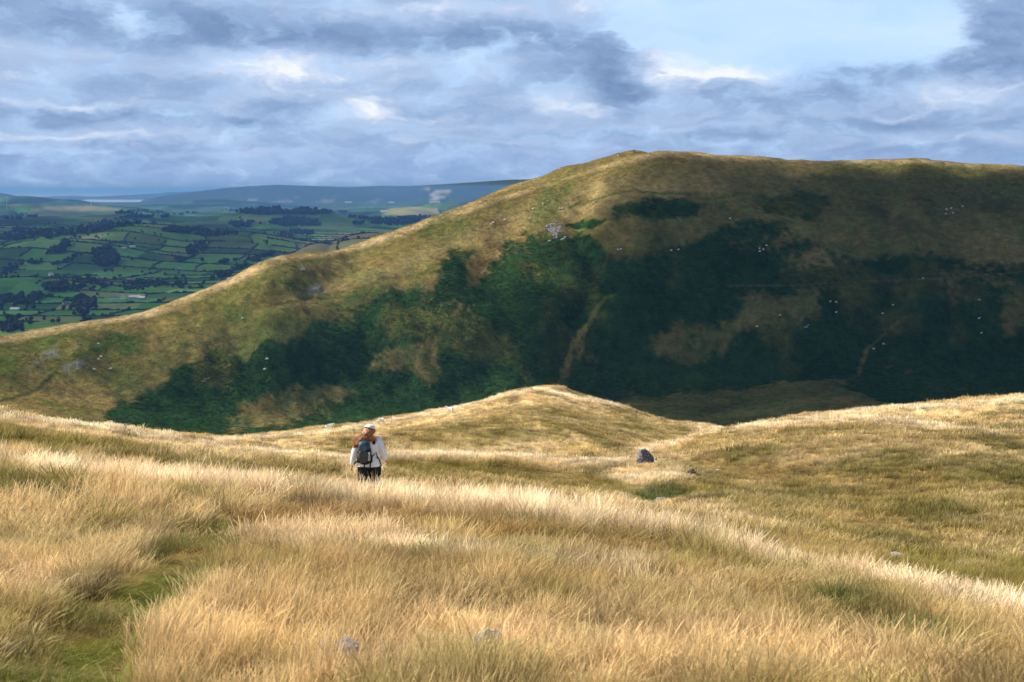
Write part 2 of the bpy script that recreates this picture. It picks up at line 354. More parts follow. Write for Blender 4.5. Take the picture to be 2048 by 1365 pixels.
def plain_z(x, y):
    az = np.arctan2(x, y); d = np.hypot(x, y); px = 1024 + FPX * np.tan(np.clip(az, -1.2, 1.2))
    z = np.full(np.shape(x), PLAIN)
    base = 0.0
    for hx, hy, hd, sx_, sy_ in HILLS:
        a, t = px_dir(hx, hy); top = float(t) * hd - PLAIN
        cx_, cy_ = hd * math.sin(float(a)), hd * math.cos(float(a))
        base = np.maximum(base, top * np.exp(-((x - cx_) / (1.6 * sx_)) ** 2 - ((y - cy_) / (1.4 * sy_)) ** 2))
    z = z + base
    z = z + (9 * fbm(x / 600, y / 600, 3, 31) + 22 * fbm(x / 1500, y / 1700, 2, 32) * sstep(3500, 7000, d)) * (1 - sstep(28000, 31000, d))
    for (kx, ky), dist, wid in ((_fr1, 26000, 2300), (_fr2, 40000, 3500)):
        pz = np.interp(px, kx, ky); h = dist * (-(pz - 378) / FPX) - PLAIN
        h = h + 14 * fbm(x / 900, y / 900, 3, int(dist)) * np.clip(h / 120, 0, 1)
        g = np.exp(-((d - dist) / wid) ** 2)
        z = np.maximum(z, PLAIN + h * g)
    # the bay: ground sinks under the water
    bay = sstep(150, 190, px) * (1 - sstep(300, 345, px)) * sstep(27500, 30500, d)
    z = z - 30 * np.clip(bay, 0, 1) - 25 * sstep(46000, 50000, d)
    return z


def cast(px, py, fn, d0, d1, n=1500):
    """first meeting of the sight line through photograph pixel (px, py) with a landform"""
    a, t = px_dir(px, py); a = float(a); t = float(t)
    dd = np.geomspace(d0, d1, n); x = dd * math.sin(a); y = dd * math.cos(a)
    g = fn(x, y) - t * dd; i = np.argmax(g > 0)
    if not (g > 0).any(): i = np.argmax(g)
    elif i > 0:
        f = g[i - 1] / (g[i - 1] - g[i]); d = dd[i - 1] + f * (dd[i] - dd[i - 1])
        x = d * math.sin(a); y = d * math.cos(a); return x, y, float(fn(np.array([x]), np.array([y]))[0]), d
    return x[i], y[i], float(fn(x[i:i + 1], y[i:i + 1])[0]), dd[i]


def cast_many(pts, fn, d0, d1, n=500):
    P = np.array(pts, float); a, t = px_dir(P[:, 0], P[:, 1]); dd = np.geomspace(d0, d1, n)
    D = np.broadcast_to(dd, (len(P), n)); x = D * np.sin(a)[:, None]; y = D * np.cos(a)[:, None]; g = fn(x, y) - t[:, None] * D
    i = np.where((g > 0).any(1), np.argmax(g > 0, 1), np.argmax(g, 1)); r = np.arange(len(P)); j = np.maximum(i - 1, 0)
    f = np.where((g[r, i] > 0) & (g[r, j] < 0), g[r, j] / np.where(g[r, j] - g[r, i] == 0, 1, g[r, j] - g[r, i]), 1.0); d = dd[j] + f * (dd[i] - dd[j])
    x = d * np.sin(a); y = d * np.cos(a); return x, y, fn(x, y)


# ---------------------------------------------------------------- painted land cover (what grows where, plus some lit and shaded tones), baked onto the ground
RX0, RX1, RS = -240, 2288, 2
RW, RH = (RX1 - RX0) // RS, 1440 // RS
COVER = {}
GX, GY = np.meshgrid(RX0 + RS * np.arange(RW), RS * np.arange(RH))


def _r(name):
    if name not in COVER: COVER[name] = np.zeros((RH, RW), np.float32)
    return COVER[name]


def poly(name, pts, val=1.0, fe=14):
    R = _r(name); P = np.array(pts, float)
    i0 = max(0, int((P[:, 1].min() - fe) / RS)); i1 = min(RH, int((P[:, 1].max() + fe) / RS) + 1)
    j0 = max(0, int((P[:, 0].min() - fe - RX0) / RS)); j1 = min(RW, int((P[:, 0].max() + fe - RX0) / RS) + 1)
    if i1 <= i0 or j1 <= j0: return
    X = GX[i0:i1, j0:j1]; Y = GY[i0:i1, j0:j1]; ins = np.zeros(X.shape, bool); D = np.full(X.shape, 1e9)
    for a, b in zip(P, np.roll(P, -1, 0)):
        c = ((a[1] > Y) != (b[1] > Y)) & (X < (b[0] - a[0]) * (Y - a[1]) / (b[1] - a[1] + 1e-9) + a[0]); ins ^= c
        e = b - a; t = np.clip(((X - a[0]) * e[0] + (Y - a[1]) * e[1]) / (e @ e + 1e-9), 0, 1)
        D = np.minimum(D, np.hypot(X - a[0] - t * e[0], Y - a[1] - t * e[1]))
    s = np.where(ins, D, -D); m = sstep(-fe / 2, fe / 2, s)
    if val >= 0: R[i0:i1, j0:j1] = np.maximum(R[i0:i1, j0:j1], val * m)
    else: R[i0:i1, j0:j1] *= 1 + val * m


def stroke(name, pts, wd, val=1.0, fe=6):
    R = _r(name); P = np.array(pts, float); q = wd + fe
    i0 = max(0, int((P[:, 1].min() - q) / RS)); i1 = min(RH, int((P[:, 1].max() + q) / RS) + 1)
    j0 = max(0, int((P[:, 0].min() - q - RX0) / RS)); j1 = min(RW, int((P[:, 0].max() + q - RX0) / RS) + 1)
    if i1 <= i0 or j1 <= j0: return
    X = GX[i0:i1, j0:j1]; Y = GY[i0:i1, j0:j1]; D = np.full(X.shape, 1e9)
    for a, b in zip(P[:-1], P[1:]):
        e = b - a; t = np.clip(((X - a[0]) * e[0] + (Y - a[1]) * e[1]) / (e @ e + 1e-9), 0, 1)
        D = np.minimum(D, np.hypot(X - a[0] - t * e[0], Y - a[1] - t * e[1]))
    m = 1 - sstep(wd / 2 - fe / 2, wd / 2 + fe / 2, D)
    if val >= 0: R[i0:i1, j0:j1] = np.maximum(R[i0:i1, j0:j1], val * m)
    else: R[i0:i1, j0:j1] *= 1 + val * m


def look(name, px, py):
    R = _r(name); fx = np.clip((px - RX0) / RS, 0, RW - 1.01); fy = np.clip(py / RS, 0, RH - 1.01)
    ix = fx.astype(int); iy = fy.astype(int); tx = fx - ix; ty = fy - iy
    return (R[iy, ix] * (1 - tx) + R[iy, ix + 1] * tx) * (1 - ty) + (R[iy + 1, ix] * (1 - tx) + R[iy + 1, ix + 1] * tx) * ty


# near and middle moor
poly('path', [(-60, 1400), (-60, 1285), (50, 1270), (110, 1190), (220, 1140), (280, 1090), (340, 1050), (430, 1026), (490, 1046), (445, 1092), (370, 1150), (300, 1205), (262, 1262), (235, 1400)], 1, 26)
stroke('rush', [(40, 1290), (130, 1215), (200, 1200)], 46, 1, 30); stroke('rush', [(270, 1110), (330, 1070), (420, 1036)], 24, 1, 18); stroke('rush', [(70, 1300), (110, 1310)], 50, .8, 30)
poly('brown', [(440, 1030), (560, 1000), (760, 1008), (1000, 1024), (1180, 1052), (1300, 1078), (1380, 1120), (1150, 1096), (1000, 1072), (800, 1056), (620, 1048), (490, 1060)], 1, 18)
stroke('olive', [(560, 1000), (620, 1005)], 26, .8, 16); stroke('olive', [(1080, 1040), (1300, 1090), (1500, 1140), (1700, 1190)], 50, .55, 40)
poly('olive', [(0, 1010), (250, 1020), (300, 1080), (200, 1130), (0, 1120)], .25, 60)
poly('rush', [(1610, 1168), (1700, 1176), (1850, 1222), (1960, 1276), (1820, 1272), (1690, 1222)], 1, 26)
poly('olive', [(1380, 1110), (1700, 1160), (2048, 1262), (2100, 1340), (1800, 1300), (1500, 1200)], .7, 60); poly('olive', [(1000, 1110), (1300, 1150), (1500, 1210), (1300, 1220), (1050, 1160)], .5, 60); poly('olive', [(500, 1120), (900, 1130), (900, 1180), (560, 1180)], .4, 60)
poly('olive', [(-60, 940), (160, 952), (160, 992), (-60, 995)], .9, 26); stroke('rush', [(0, 962), (120, 972)], 18, .8, 16)
poly('olive', [(300, 950), (420, 958), (470, 1000), (360, 1010), (280, 980)], .5, 40)
poly('olive', [(700, 1030), (1100, 1060), (1300, 1110), (1100, 1110), (800, 1075)], .45, 30)
poly('olive', [(150, 895), (400, 912), (690, 922), (700, 955), (560, 948), (400, 932), (200, 915)], 1, 16); stroke('brown', [(500, 925), (700, 940)], 14, .6, 12)
poly('olive', [(750, 914), (1000, 924), (1220, 955), (1290, 990), (1100, 980), (900, 962), (750, 955)], 1, 16); stroke('brown', [(980, 935), (1180, 955)], 16, .7, 12); stroke('rush', [(570, 938), (590, 940)], 12, .8, 10)
poly('rush', [(1245, 992), (1290, 978), (1330, 972), (1395, 982), (1380, 1000), (1330, 1006), (1300, 1014), (1262, 1008)], 1, 12)
poly('olive', [(1420, 862), (1700, 850), (1900, 868), (2300, 890), (2300, 930), (1800, 920), (1500, 905), (1330, 905)], .35, 30); poly('olive', [(-60, 845), (150, 866), (320, 892), (250, 905), (-60, 895)], .95, 18)
poly('olive', [(760, 862), (900, 845), (1060, 812), (1150, 815), (1290, 850), (1360, 862), (1400, 875), (1310, 890), (1200, 880), (1060, 850), (1000, 890), (860, 895)], .62, 24)
poly('olive', [(600, 895), (760, 880), (780, 905), (640, 905)], .5, 14)
poly('olive', [(1100, 1000), (1300, 1020), (1500, 1050), (2300, 1150), (2300, 1330), (2048, 1240), (1700, 1150), (1500, 1100), (1250, 1050), (1000, 1005)], .9, 16); poly('olive', [(1380, 920), (1500, 925), (1640, 935), (1800, 925), (2048, 930), (2300, 930), (2300, 1330), (2048, 1180), (1800, 1110), (1600, 1062), (1400, 1005), (1340, 1000)], .75, 60)
poly('brown', [(1380, 918), (1560, 915), (1660, 945), (1560, 965), (1420, 950)], .5, 26); poly('brown', [(1700, 1010), (1900, 1050), (1900, 1100), (1700, 1080)], .4, 50)
for g in ([(1760, 1010), (1900, 1000), (1970, 1035), (1830, 1055)], [(1530, 978), (1640, 975), (1660, 995), (1560, 1005)], [(1900, 930), (2048, 935), (2048, 965), (1920, 960)], [(1400, 985), (1460, 985), (1450, 1000), (1400, 1000)], [(1700, 1060), (1880, 1070), (1850, 1100), (1700, 1090)], [(1310, 930), (1390, 930), (1380, 940), (1310, 940)]): poly('rush', g, .6, 26)
poly('olive', [(1850, 860), (2300, 840), (2300, 880), (1900, 880)], .6, 24)
stroke('crest', [(-60, 915), (0, 920), (300, 955), (600, 978), (740, 988), (1000, 1008), (1250, 1049), (1500, 1104), (1700, 1146), (2048, 1224), (2200, 1262)], 24, 1, 16)  # crest strips here and below: light-catching seed heads painted as paler grass
for s_, wd in (([(560, 1074), (760, 1080), (900, 1092), (1100, 1114), (1280, 1134)], 20), ([(1270, 912), (1350, 885), (1430, 860), (1500, 850)], 12), ([(390, 880), (560, 872), (700, 853), (880, 822), (1075, 778), (1200, 804), (1400, 856)], 7),
               ([(-60, 824), (200, 850), (390, 884), (600, 908), (760, 907), (1000, 912), (1240, 926)], 9), ([(1500, 850), (1700, 842), (1850, 850), (2048, 864), (2200, 870)], 10), ([(1430, 862), (1700, 830), (2048, 796)], 8), ([(1060, 830), (1150, 842), (1330, 890)], 5), ([(1040, 942), (1240, 960), (1400, 950)], 9)): stroke('pale', s_, wd, 1, wd * .9)
# the fell
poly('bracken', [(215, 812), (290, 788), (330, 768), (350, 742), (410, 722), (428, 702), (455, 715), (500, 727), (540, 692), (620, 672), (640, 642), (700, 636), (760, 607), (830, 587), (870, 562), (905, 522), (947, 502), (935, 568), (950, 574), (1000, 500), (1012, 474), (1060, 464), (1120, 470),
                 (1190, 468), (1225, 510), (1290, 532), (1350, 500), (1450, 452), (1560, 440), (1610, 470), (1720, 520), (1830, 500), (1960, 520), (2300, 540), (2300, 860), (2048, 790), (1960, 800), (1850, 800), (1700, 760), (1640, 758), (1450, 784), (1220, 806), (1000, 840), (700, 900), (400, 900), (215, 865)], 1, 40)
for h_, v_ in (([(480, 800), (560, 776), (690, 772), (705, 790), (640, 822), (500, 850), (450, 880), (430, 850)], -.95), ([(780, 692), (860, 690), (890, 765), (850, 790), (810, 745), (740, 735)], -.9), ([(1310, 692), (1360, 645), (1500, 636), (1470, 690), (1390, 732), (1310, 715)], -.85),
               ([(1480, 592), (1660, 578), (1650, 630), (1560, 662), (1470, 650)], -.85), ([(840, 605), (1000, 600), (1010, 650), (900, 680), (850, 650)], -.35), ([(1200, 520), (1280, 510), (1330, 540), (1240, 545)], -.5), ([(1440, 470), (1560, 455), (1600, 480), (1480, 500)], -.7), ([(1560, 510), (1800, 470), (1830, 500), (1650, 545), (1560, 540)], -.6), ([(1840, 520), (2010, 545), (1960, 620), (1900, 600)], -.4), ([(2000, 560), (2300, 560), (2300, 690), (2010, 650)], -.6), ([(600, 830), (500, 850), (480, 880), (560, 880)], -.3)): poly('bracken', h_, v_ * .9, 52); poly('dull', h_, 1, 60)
poly('bracken', [(1232, 428), (1300, 410), (1400, 405), (1380, 438), (1245, 442)], .85, 30); poly('bracken', [(1500, 400), (1600, 380), (1660, 400), (1640, 432), (1520, 432)], .9, 34); poly('bracken', [(1130, 445), (1200, 432), (1240, 440), (1180, 455)], .8, 12)
poly('bracken', [(1680, 775), (1900, 755), (2048, 750), (2048, 800), (1760, 805)], .9, 12)
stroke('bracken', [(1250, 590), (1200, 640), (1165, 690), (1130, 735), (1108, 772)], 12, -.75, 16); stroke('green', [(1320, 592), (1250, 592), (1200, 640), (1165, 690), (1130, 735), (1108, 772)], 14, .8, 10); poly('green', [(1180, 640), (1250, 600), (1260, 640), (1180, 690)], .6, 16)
stroke('bracken', [(1810, 652), (1760, 700), (1720, 745)], 8, -.7, 12); stroke('green', [(1810, 652), (1760, 700), (1720, 745)], 8, .6, 8)
poly('rust', [(936, 568), (950, 520), (990, 500), (975, 535), (952, 572)], .9, 8); poly('rust', [(720, 510), (770, 505), (780, 525), (730, 535)], .5, 14); poly('rust', [(790, 695), (860, 692), (875, 750), (820, 745)], .45, 20)
for g, v in (([(455, 705), (480, 645), (560, 622), (700, 592), (860, 580), (840, 592), (760, 610), (660, 640), (620, 672), (560, 690)], .55), ([(1065, 465), (1095, 375), (1145, 352), (1135, 400), (1112, 462)], .62), ([(120, 700), (200, 660), (300, 665), (285, 700), (150, 705)], .9), ([(440, 620), (520, 612), (500, 660), (440, 660)], .5),
             ([(0, 700), (60, 690), (60, 750), (0, 770)], .5), ([(180, 700), (240, 690), (240, 760), (170, 760)], .35), ([(700, 540), (830, 535), (800, 570), (690, 580)], .35), ([(1990, 560), (2300, 560), (2300, 660), (2030, 650)], .9), ([(860, 420), (930, 440), (900, 480), (850, 450)], .4), ([(1350, 800), (1700, 755), (1900, 760), (1750, 800), (1450, 830)], .25)): poly('green', g, v, 24)
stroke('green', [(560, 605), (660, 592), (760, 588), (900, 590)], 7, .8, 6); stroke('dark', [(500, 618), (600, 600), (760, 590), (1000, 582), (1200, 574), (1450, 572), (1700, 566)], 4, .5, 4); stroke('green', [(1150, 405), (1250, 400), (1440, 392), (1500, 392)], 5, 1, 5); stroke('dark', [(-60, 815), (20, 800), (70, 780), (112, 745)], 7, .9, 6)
stroke('track', [(1450, 571), (1600, 570), (1750, 563), (1900, 555), (2100, 540)], 3, .6, 3); stroke('green', [(380, 700), (420, 660)], 10, .4, 10)
poly('tan', [(-60, 690), (100, 655), (230, 638), (400, 583), (500, 535), (560, 512), (650, 507), (760, 474), (950, 406), (1080, 372), (1240, 322), (1330, 303), (1560, 318), (1820, 318), (2300, 340), (2300, 350), (1820, 326), (1500, 322), (1330, 312), (1200, 338), (1050, 383), (900, 435), (760, 488), (640, 514), (560, 524), (480, 566), (300, 634), (100, 668), (-60, 700)], .9, 14)  # lit skyline of the fell painted in as a paler tan rim
poly('dull', [(1500, 340), (1560, 345), (1800, 350), (2400, 360), (2400, 900), (1200, 900), (1230, 560), (1330, 430), (1420, 380)], .75, 90); poly('dull', [(200, 760), (420, 660), (700, 600), (900, 560), (1100, 600), (1100, 860), (300, 900)], .6, 90)  # first area paints the cloud-shaded slope's olive tone into the grass
poly('green', [(1250, 808), (1450, 785), (1700, 762), (1800, 790), (1500, 860), (1350, 850)], .5, 20)
poly('tan', [(560, 600), (760, 540), (900, 480), (1000, 430), (1200, 360), (1450, 350), (1450, 390), (1200, 430), (1000, 460), (900, 500), (800, 550), (640, 600)], .35, 60)
for s_ in ([(60, 735), (85, 715), (110, 705)], [(130, 737), (165, 728)], [(598, 541), (610, 536)], [(622, 580), (640, 575)], [(1096, 456), (1116, 456)]): stroke('stone', s_, 14, .55, 12)
poly('stone', [(1096, 452), (1112, 442), (1122, 455), (1116, 470), (1106, 466)], .9, 6)
# brightness of the cloud's shade
poly('shade', [(1380, 400), (1440, 365), (1500, 345), (1570, 336), (1640, 335), (1700, 360), (1800, 345), (1950, 350), (2500, 352), (2500, 1400), (1550, 1400), (1300, 900), (1160, 760), (1190, 640), (1230, 560), (1300, 480)], 1.0, 70)

# ---------------------------------------------------------------- mesh and tag helpers
def mesh_np(name, V, Q, T=None, mats=(), attrs=None, smooth=False, midx=None):
    me = bpy.data.meshes.new(name); V = np.ascontiguousarray(V, np.float32)
    me.vertices.add(len(V)); me.vertices.foreach_set('co', V.ravel())
    nq = 0 if Q is None else len(Q); nt = 0 if T is None else len(T)
    idx = np.concatenate([np.asarray(a, np.int32).ravel() for a in (Q, T) if a is not None and len(a)])
    me.loops.add(len(idx)); me.loops.foreach_set('vertex_index', idx)
    ls = np.concatenate([np.arange(nq) * 4, nq * 4 + np.arange(nt) * 3]).astype(np.int32)
    me.polygons.add(nq + nt); me.polygons.foreach_set('loop_start', ls)
    if smooth: me.polygons.foreach_set('use_smooth', np.ones(nq + nt, bool))
    for m in mats: me.materials.append(m)
    if midx is not None: me.polygons.foreach_set('material_index', np.asarray(midx, np.int32))
    for k, (typ, a) in (attrs or {}).items():
        at = me.attributes.new(k, typ, 'POINT'); a = np.ascontiguousarray(a, np.float32)
        at.data.foreach_set({'FLOAT': 'value', 'FLOAT_COLOR': 'color', 'FLOAT_VECTOR': 'vector'}[typ], a.ravel())
    me.update(calc_edges=True)
    return me


def tag(o, label=None, cat=None, group=None, kind=None):
    if label: o['label'] = label
    if cat: o['category'] = cat
    if group: o['group'] = group
    if kind: o['kind'] = kind
    return o


def obj(name, me, parent=None, loc=None, rotz=0.0):
    o = bpy.data.objects.new(name, me); COL.objects.link(o)
    if loc is not None: o.location = loc
    if rotz: o.rotation_euler = (0, 0, rotz)
    if parent is not None: o.parent = parent
    return o


def polar_mesh(name, azs, ds, zf, mats, colf=None, wrap=False):
    A, D = np.meshgrid(azs, ds, indexing='ij')
    x = D * np.sin(A); y = D * np.cos(A); z = zf(x, y)
    nA, nD = A.shape; V = np.stack([x, y, z], -1).reshape(-1, 3)
    i = np.arange(nA if wrap else nA - 1)[:, None]; j = np.arange(nD - 1)[None, :]; i2 = (i + 1) % nA
    Q = np.stack([i * nD + j, i * nD + j + 1, i2 * nD + j + 1, i2 * nD + j], -1).reshape(-1, 4)
    at = colf(V[:, 0], V[:, 1], V[:, 2]) if colf else None
    return mesh_np(name, V, Q, mats=mats, attrs=at, smooth=True)


def newmat(name):
    m = bpy.data.materials.new(name); m.use_nodes = True; m.node_tree.nodes.clear(); n = NT(m.node_tree)
    out = n.node('ShaderNodeOutputMaterial'); return m, n, out


def pmat(name, col, rough=0.8, noise=0.0, scale=20.0, bump=0.0, metal=0.0, spec=0.3, vec='Object'):
    m, n, out = newmat(name); b = n.node('ShaderNodeBsdfPrincipled'); n.l.new(b.outputs[0], out.inputs[0])
    b.inputs['Roughness'].default_value = rough; b.inputs['Metallic'].default_value = metal; b.inputs['Specular IOR Level'].default_value = spec
    t = n.node('ShaderNodeTexCoord'); nz = n.noise(t.outputs[vec], scale, 5, 0.6)
    c = tuple(col[:3]) + (1.0,)
    lo = tuple(v * (1 - noise) for v in c[:3]) + (1,); hi = tuple(min(1, v * (1 + noise)) for v in c[:3]) + (1,)
    n.put(b.inputs['Base Color'], n.mix(n.maprange(nz, 0.3, 0.7), lo, hi))
    if bump:
        bp = n.node('ShaderNodeBump'); bp.inputs['Strength'].default_value = bump; n.l.new(nz, bp.inputs['Height']); n.l.new(bp.outputs[0], b.inputs['Normal'])
    return m


def ground_mat(name, sc1, sc2, amt, bumpd, bumps, br=False):
    m, n, out = newmat(name); b = n.node('ShaderNodeBsdfPrincipled'); n.l.new(b.outputs[0], out.inputs[0])
    b.inputs['Roughness'].default_value = 1.0; b.inputs['Specular IOR Level'].default_value = 0.0
    a = n.node('ShaderNodeAttribute', attribute_name='col'); t = n.node('ShaderNodeTexCoord')
    n1 = n.noise(t.outputs['Object'], sc1, 6, 0.65); n2 = n.noise(t.outputs['Object'], sc2, 3, 0.6)
    f = n.math('MULTIPLY', n.maprange(n1, 0.25, 0.75, 1 - amt, 1 + amt), n.maprange(n2, 0.3, 0.7, 1 - amt * .8, 1 + amt * .8))
    cc = n.node('ShaderNodeVectorMath', operation='SCALE'); n.l.new(a.outputs['Color'], cc.inputs[0]); n.put(cc.inputs['Scale'], f)
    n.l.new(cc.outputs[0], b.inputs['Base Color'])
    bp = n.node('ShaderNodeBump'); bp.inputs['Distance'].default_value = bumpd; bp.inputs['Strength'].default_value = bumps
    hgt = n.math('ADD', n1, n2)
    if br:
        ab = n.node('ShaderNodeAttribute', attribute_name='br'); n3 = n.noise(t.outputs['Object'], 0.45, 2, 0.5)
        hgt = n.math('ADD', hgt, n.math('MULTIPLY', n.math('MULTIPLY', n3, 1.0), ab.outputs['Fac']))
    n.l.new(hgt, bp.inputs['Height']); n.l.new(bp.outputs[0], b.inputs['Normal'])
    return m


def mixc(c, m, k):
    return c * (1 - m[:, None]) + np.array(k)[None, :3] * m[:, None]


STRAW = (0.79, 0.60, 0.345); PALE = (0.90, 0.73, 0.52); OLIVE = (0.25, 0.21, 0.05); RUSH = (0.10, 0.125, 0.035); BROWN = (0.30, 0.18, 0.065); TURF = (0.19, 0.215, 0.05); GOLD = (0.60, 0.43, 0.20)


def moor_cover(x, y, z):
    """what grows here: colour of the grass and how tall it stands"""
    d = np.hypot(x, y); s = np.clip(d / 100, .06, 3)
    jx = 10 * fbm(x / 1.1 / s / 4, y / 1.1 / s / 4, 3, 41); jy = 7 * fbm(x / 1.1 / s / 4, y / 1.1 / s / 4, 3, 45)
    px, py = to_px(x, y, z + 0.12); px = px + jx * 1.6; py = py + jy
    g = {k: np.clip(look(k, px, py), 0, 1) for k in ('path', 'rush', 'brown', 'olive', 'pale', 'crest')}; nr_ = d < 34; g['pale'] = np.where(nr_, np.maximum(g['pale'], g['crest']), g['pale']); g['olive'] = g['olive'] * np.where(nr_, 1 - g['crest'], 1)
    big = fbm(x / 2.3, y / 3.4, 4, 51); mid = fbm(x / 9, y / 14, 3, 52); sml = fbm(x / .45, y / .6, 2, 53); far = sstep(35, 90, d)
    c = np.tile(np.array(STRAW), (len(x), 1))
    c = mixc(c, np.clip(.22 + .5 * big + .5 * mid, 0, .8), GOLD)
    c = mixc(c, np.clip(-.12 + 1.1 * fbm(x / 1.3, y / 1.7, 3, 57) + .25 * mid, 0, .75) * (1 - .3 * far), OLIVE)
    c = mixc(c, np.clip(-.45 + 1.1 * fbm(x / .9, y / 1.2, 3, 58), 0, .55), (.34, .24, .14))
    c = mixc(c, g['pale'] * np.clip(.85 + .5 * sml, 0, 1), PALE)
    c = mixc(c, g['olive'] * np.clip(.82 + .4 * big + .35 * sml, 0, 1), OLIVE)
    c = mixc(c, g['olive'] * np.clip(-.35 + 1.1 * fbm(x / 5, y / 8, 3, 54), 0, .6), GOLD)
    c = mixc(c, g['brown'] * np.clip(.75 + .4 * sml, 0, 1), BROWN)
    c = mixc(c, g['rush'] * np.clip(.95 + .4 * sml, 0, 1), RUSH)
    pg = np.clip(g['path'], 0, 1); c = mixc(c, pg * (1 - g['rush'] * .8), TURF); c = mixc(c, pg * np.clip(.6 * fbm(x / .7, y / .8, 2, 55), 0, .6), BROWN)
    c = mixc(c, g['olive'] * far * .5, (.25, .18, .055))
    c = c * (1 + far[:, None] * (.24 * fbm(x / 1.1, y / 1.8, 3, 161) + .16 * fbm(x / 4, y / 6, 2, 162))[:, None]); c = mixc(c, far * (1 - g['pale']) * sstep(.25, .65, fbm(x / 6, y / 9, 4, 163)) * .6, (.15, .14, .035))
    near_ = 1 - sstep(14, 34, d); cl = fbm(x / .55, y / .7, 3, 151); gap = sstep(.22, .55, fbm(x / .8, y / 1.1, 3, 152)) * near_
    c = mixc(c, gap * .35, (.17, .125, .035)); c = mixc(c, sstep(.42, .7, fbm(x / 1.6, y / 2.2, 3, 153)) * near_ * .45, (.16, .165, .045)); c = mixc(c, sstep(.3, .6, fbm(x / .5, y / .6, 2, 154)) * near_ * .4, (.46, .31, .14))
    hgt = 1 + .25 * big + .15 * mid + (.24 * cl - .12) * near_ - .22 * gap; hgt = hgt * (1 - .84 * pg * (1 - .6 * g['rush'])) * (1 - .45 * g['brown']) * (1 + .12 * g['pale']) * (1 - .25 * g['olive']) * (1 + .1 * g['rush'])
    c = c * (1 + .16 * sml[:, None] + .10 * fbm(x / .2, y / .2, 1, 59)[:, None])
    return np.clip(c, .01, .95), np.clip(hgt, .12, 1.6), g


def moor_attr(x, y, z):
    c, h, g = moor_cover(x, y, z)
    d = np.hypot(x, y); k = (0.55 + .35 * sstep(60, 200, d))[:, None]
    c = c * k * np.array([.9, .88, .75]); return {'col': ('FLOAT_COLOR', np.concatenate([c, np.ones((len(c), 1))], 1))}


FT = (0.295, 0.212, 0.072); FO = (0.120, 0.115, 0.026); FB = (0.0190, 0.055, 0.0145); FG = (0.062, 0.105, 0.018); FR = (0.165, 0.108, 0.032); FS = (0.30, 0.29, 0.30); FTAN = (0.50, 0.36, 0.18); FD = (0.03, 0.045, 0.015)


def fell_cover(x, y, z):
    px, py = to_px(x, y, z)
    jx = 26 * fbm(x / 45, y / 70, 5, 61, .62); jy = 15 * fbm(x / 45, y / 70, 5, 65, .62); fx = 1.5 * fbm(x / 30, y / 30, 2, 66)
    g = {k: np.clip(look(k, px + jx, py + jy), 0, 1) for k in ('bracken', 'green', 'rust', 'dull')}
    g.update({k: np.clip(look(k, px + fx, py + fx), 0, 1) for k in ('tan', 'dark', 'track', 'stone')})
    a = fbm(x / 55, y / 90, 5, 71, .6); b = fbm(x / 9, y / 14, 4, 72, .6); cc = fbm(x / 130, y / 200, 3, 73)
    c = np.tile(np.array(FT), (len(x), 1)); c = mixc(c, np.clip(.45 + .55 * a + .35 * b, 0, 1), FO)
    c = mixc(c, np.clip(-.25 + .9 * cc + .3 * b, 0, .6), FG); c = mixc(c, np.clip(-.4 + .9 * fbm(x / 45, y / 60, 4, 75), 0, .5), FR)
    c = mixc(c, g['tan'] * np.clip(.8 + .5 * b, 0, 1), FTAN)
    c = mixc(c, g['rust'], FR); c = mixc(c, g['green'] * np.clip(.8 + .5 * b + .3 * a, 0, 1), FG)
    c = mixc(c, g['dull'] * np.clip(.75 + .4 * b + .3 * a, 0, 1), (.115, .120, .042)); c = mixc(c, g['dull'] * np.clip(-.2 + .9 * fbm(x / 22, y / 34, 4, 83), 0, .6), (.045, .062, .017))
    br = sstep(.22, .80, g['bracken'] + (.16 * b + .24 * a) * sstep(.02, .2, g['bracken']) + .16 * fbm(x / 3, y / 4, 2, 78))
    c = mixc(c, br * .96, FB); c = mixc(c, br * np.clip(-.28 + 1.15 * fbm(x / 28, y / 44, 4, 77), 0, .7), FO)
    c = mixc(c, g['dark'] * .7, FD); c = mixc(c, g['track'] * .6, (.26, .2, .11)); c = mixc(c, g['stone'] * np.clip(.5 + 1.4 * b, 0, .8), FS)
    c = c * (1 + .16 * b[:, None] + .12 * fbm(x / 2.5, y / 4, 2, 79)[:, None])
    return np.clip(c, .004, .9), br, g


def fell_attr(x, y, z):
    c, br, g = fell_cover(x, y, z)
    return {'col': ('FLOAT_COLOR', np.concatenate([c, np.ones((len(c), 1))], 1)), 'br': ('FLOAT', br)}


# field pattern of the lowland: a warped lattice, so hedges can follow the same lines
FSX, FSY = 150.0, 150.0
def wob(x, y): return 0.42 * fbm(x / 520, y / 520, 2, 81), 0.42 * fbm(x / 520, y / 520, 2, 85)
def lattice(x, y):
    a, b = wob(x, y); J = y / FSY + b + 0.12 * x / FSX; row = np.floor(J)
    return x / FSX + a + 0.5 * hsh(row, row * 0, 5) , J


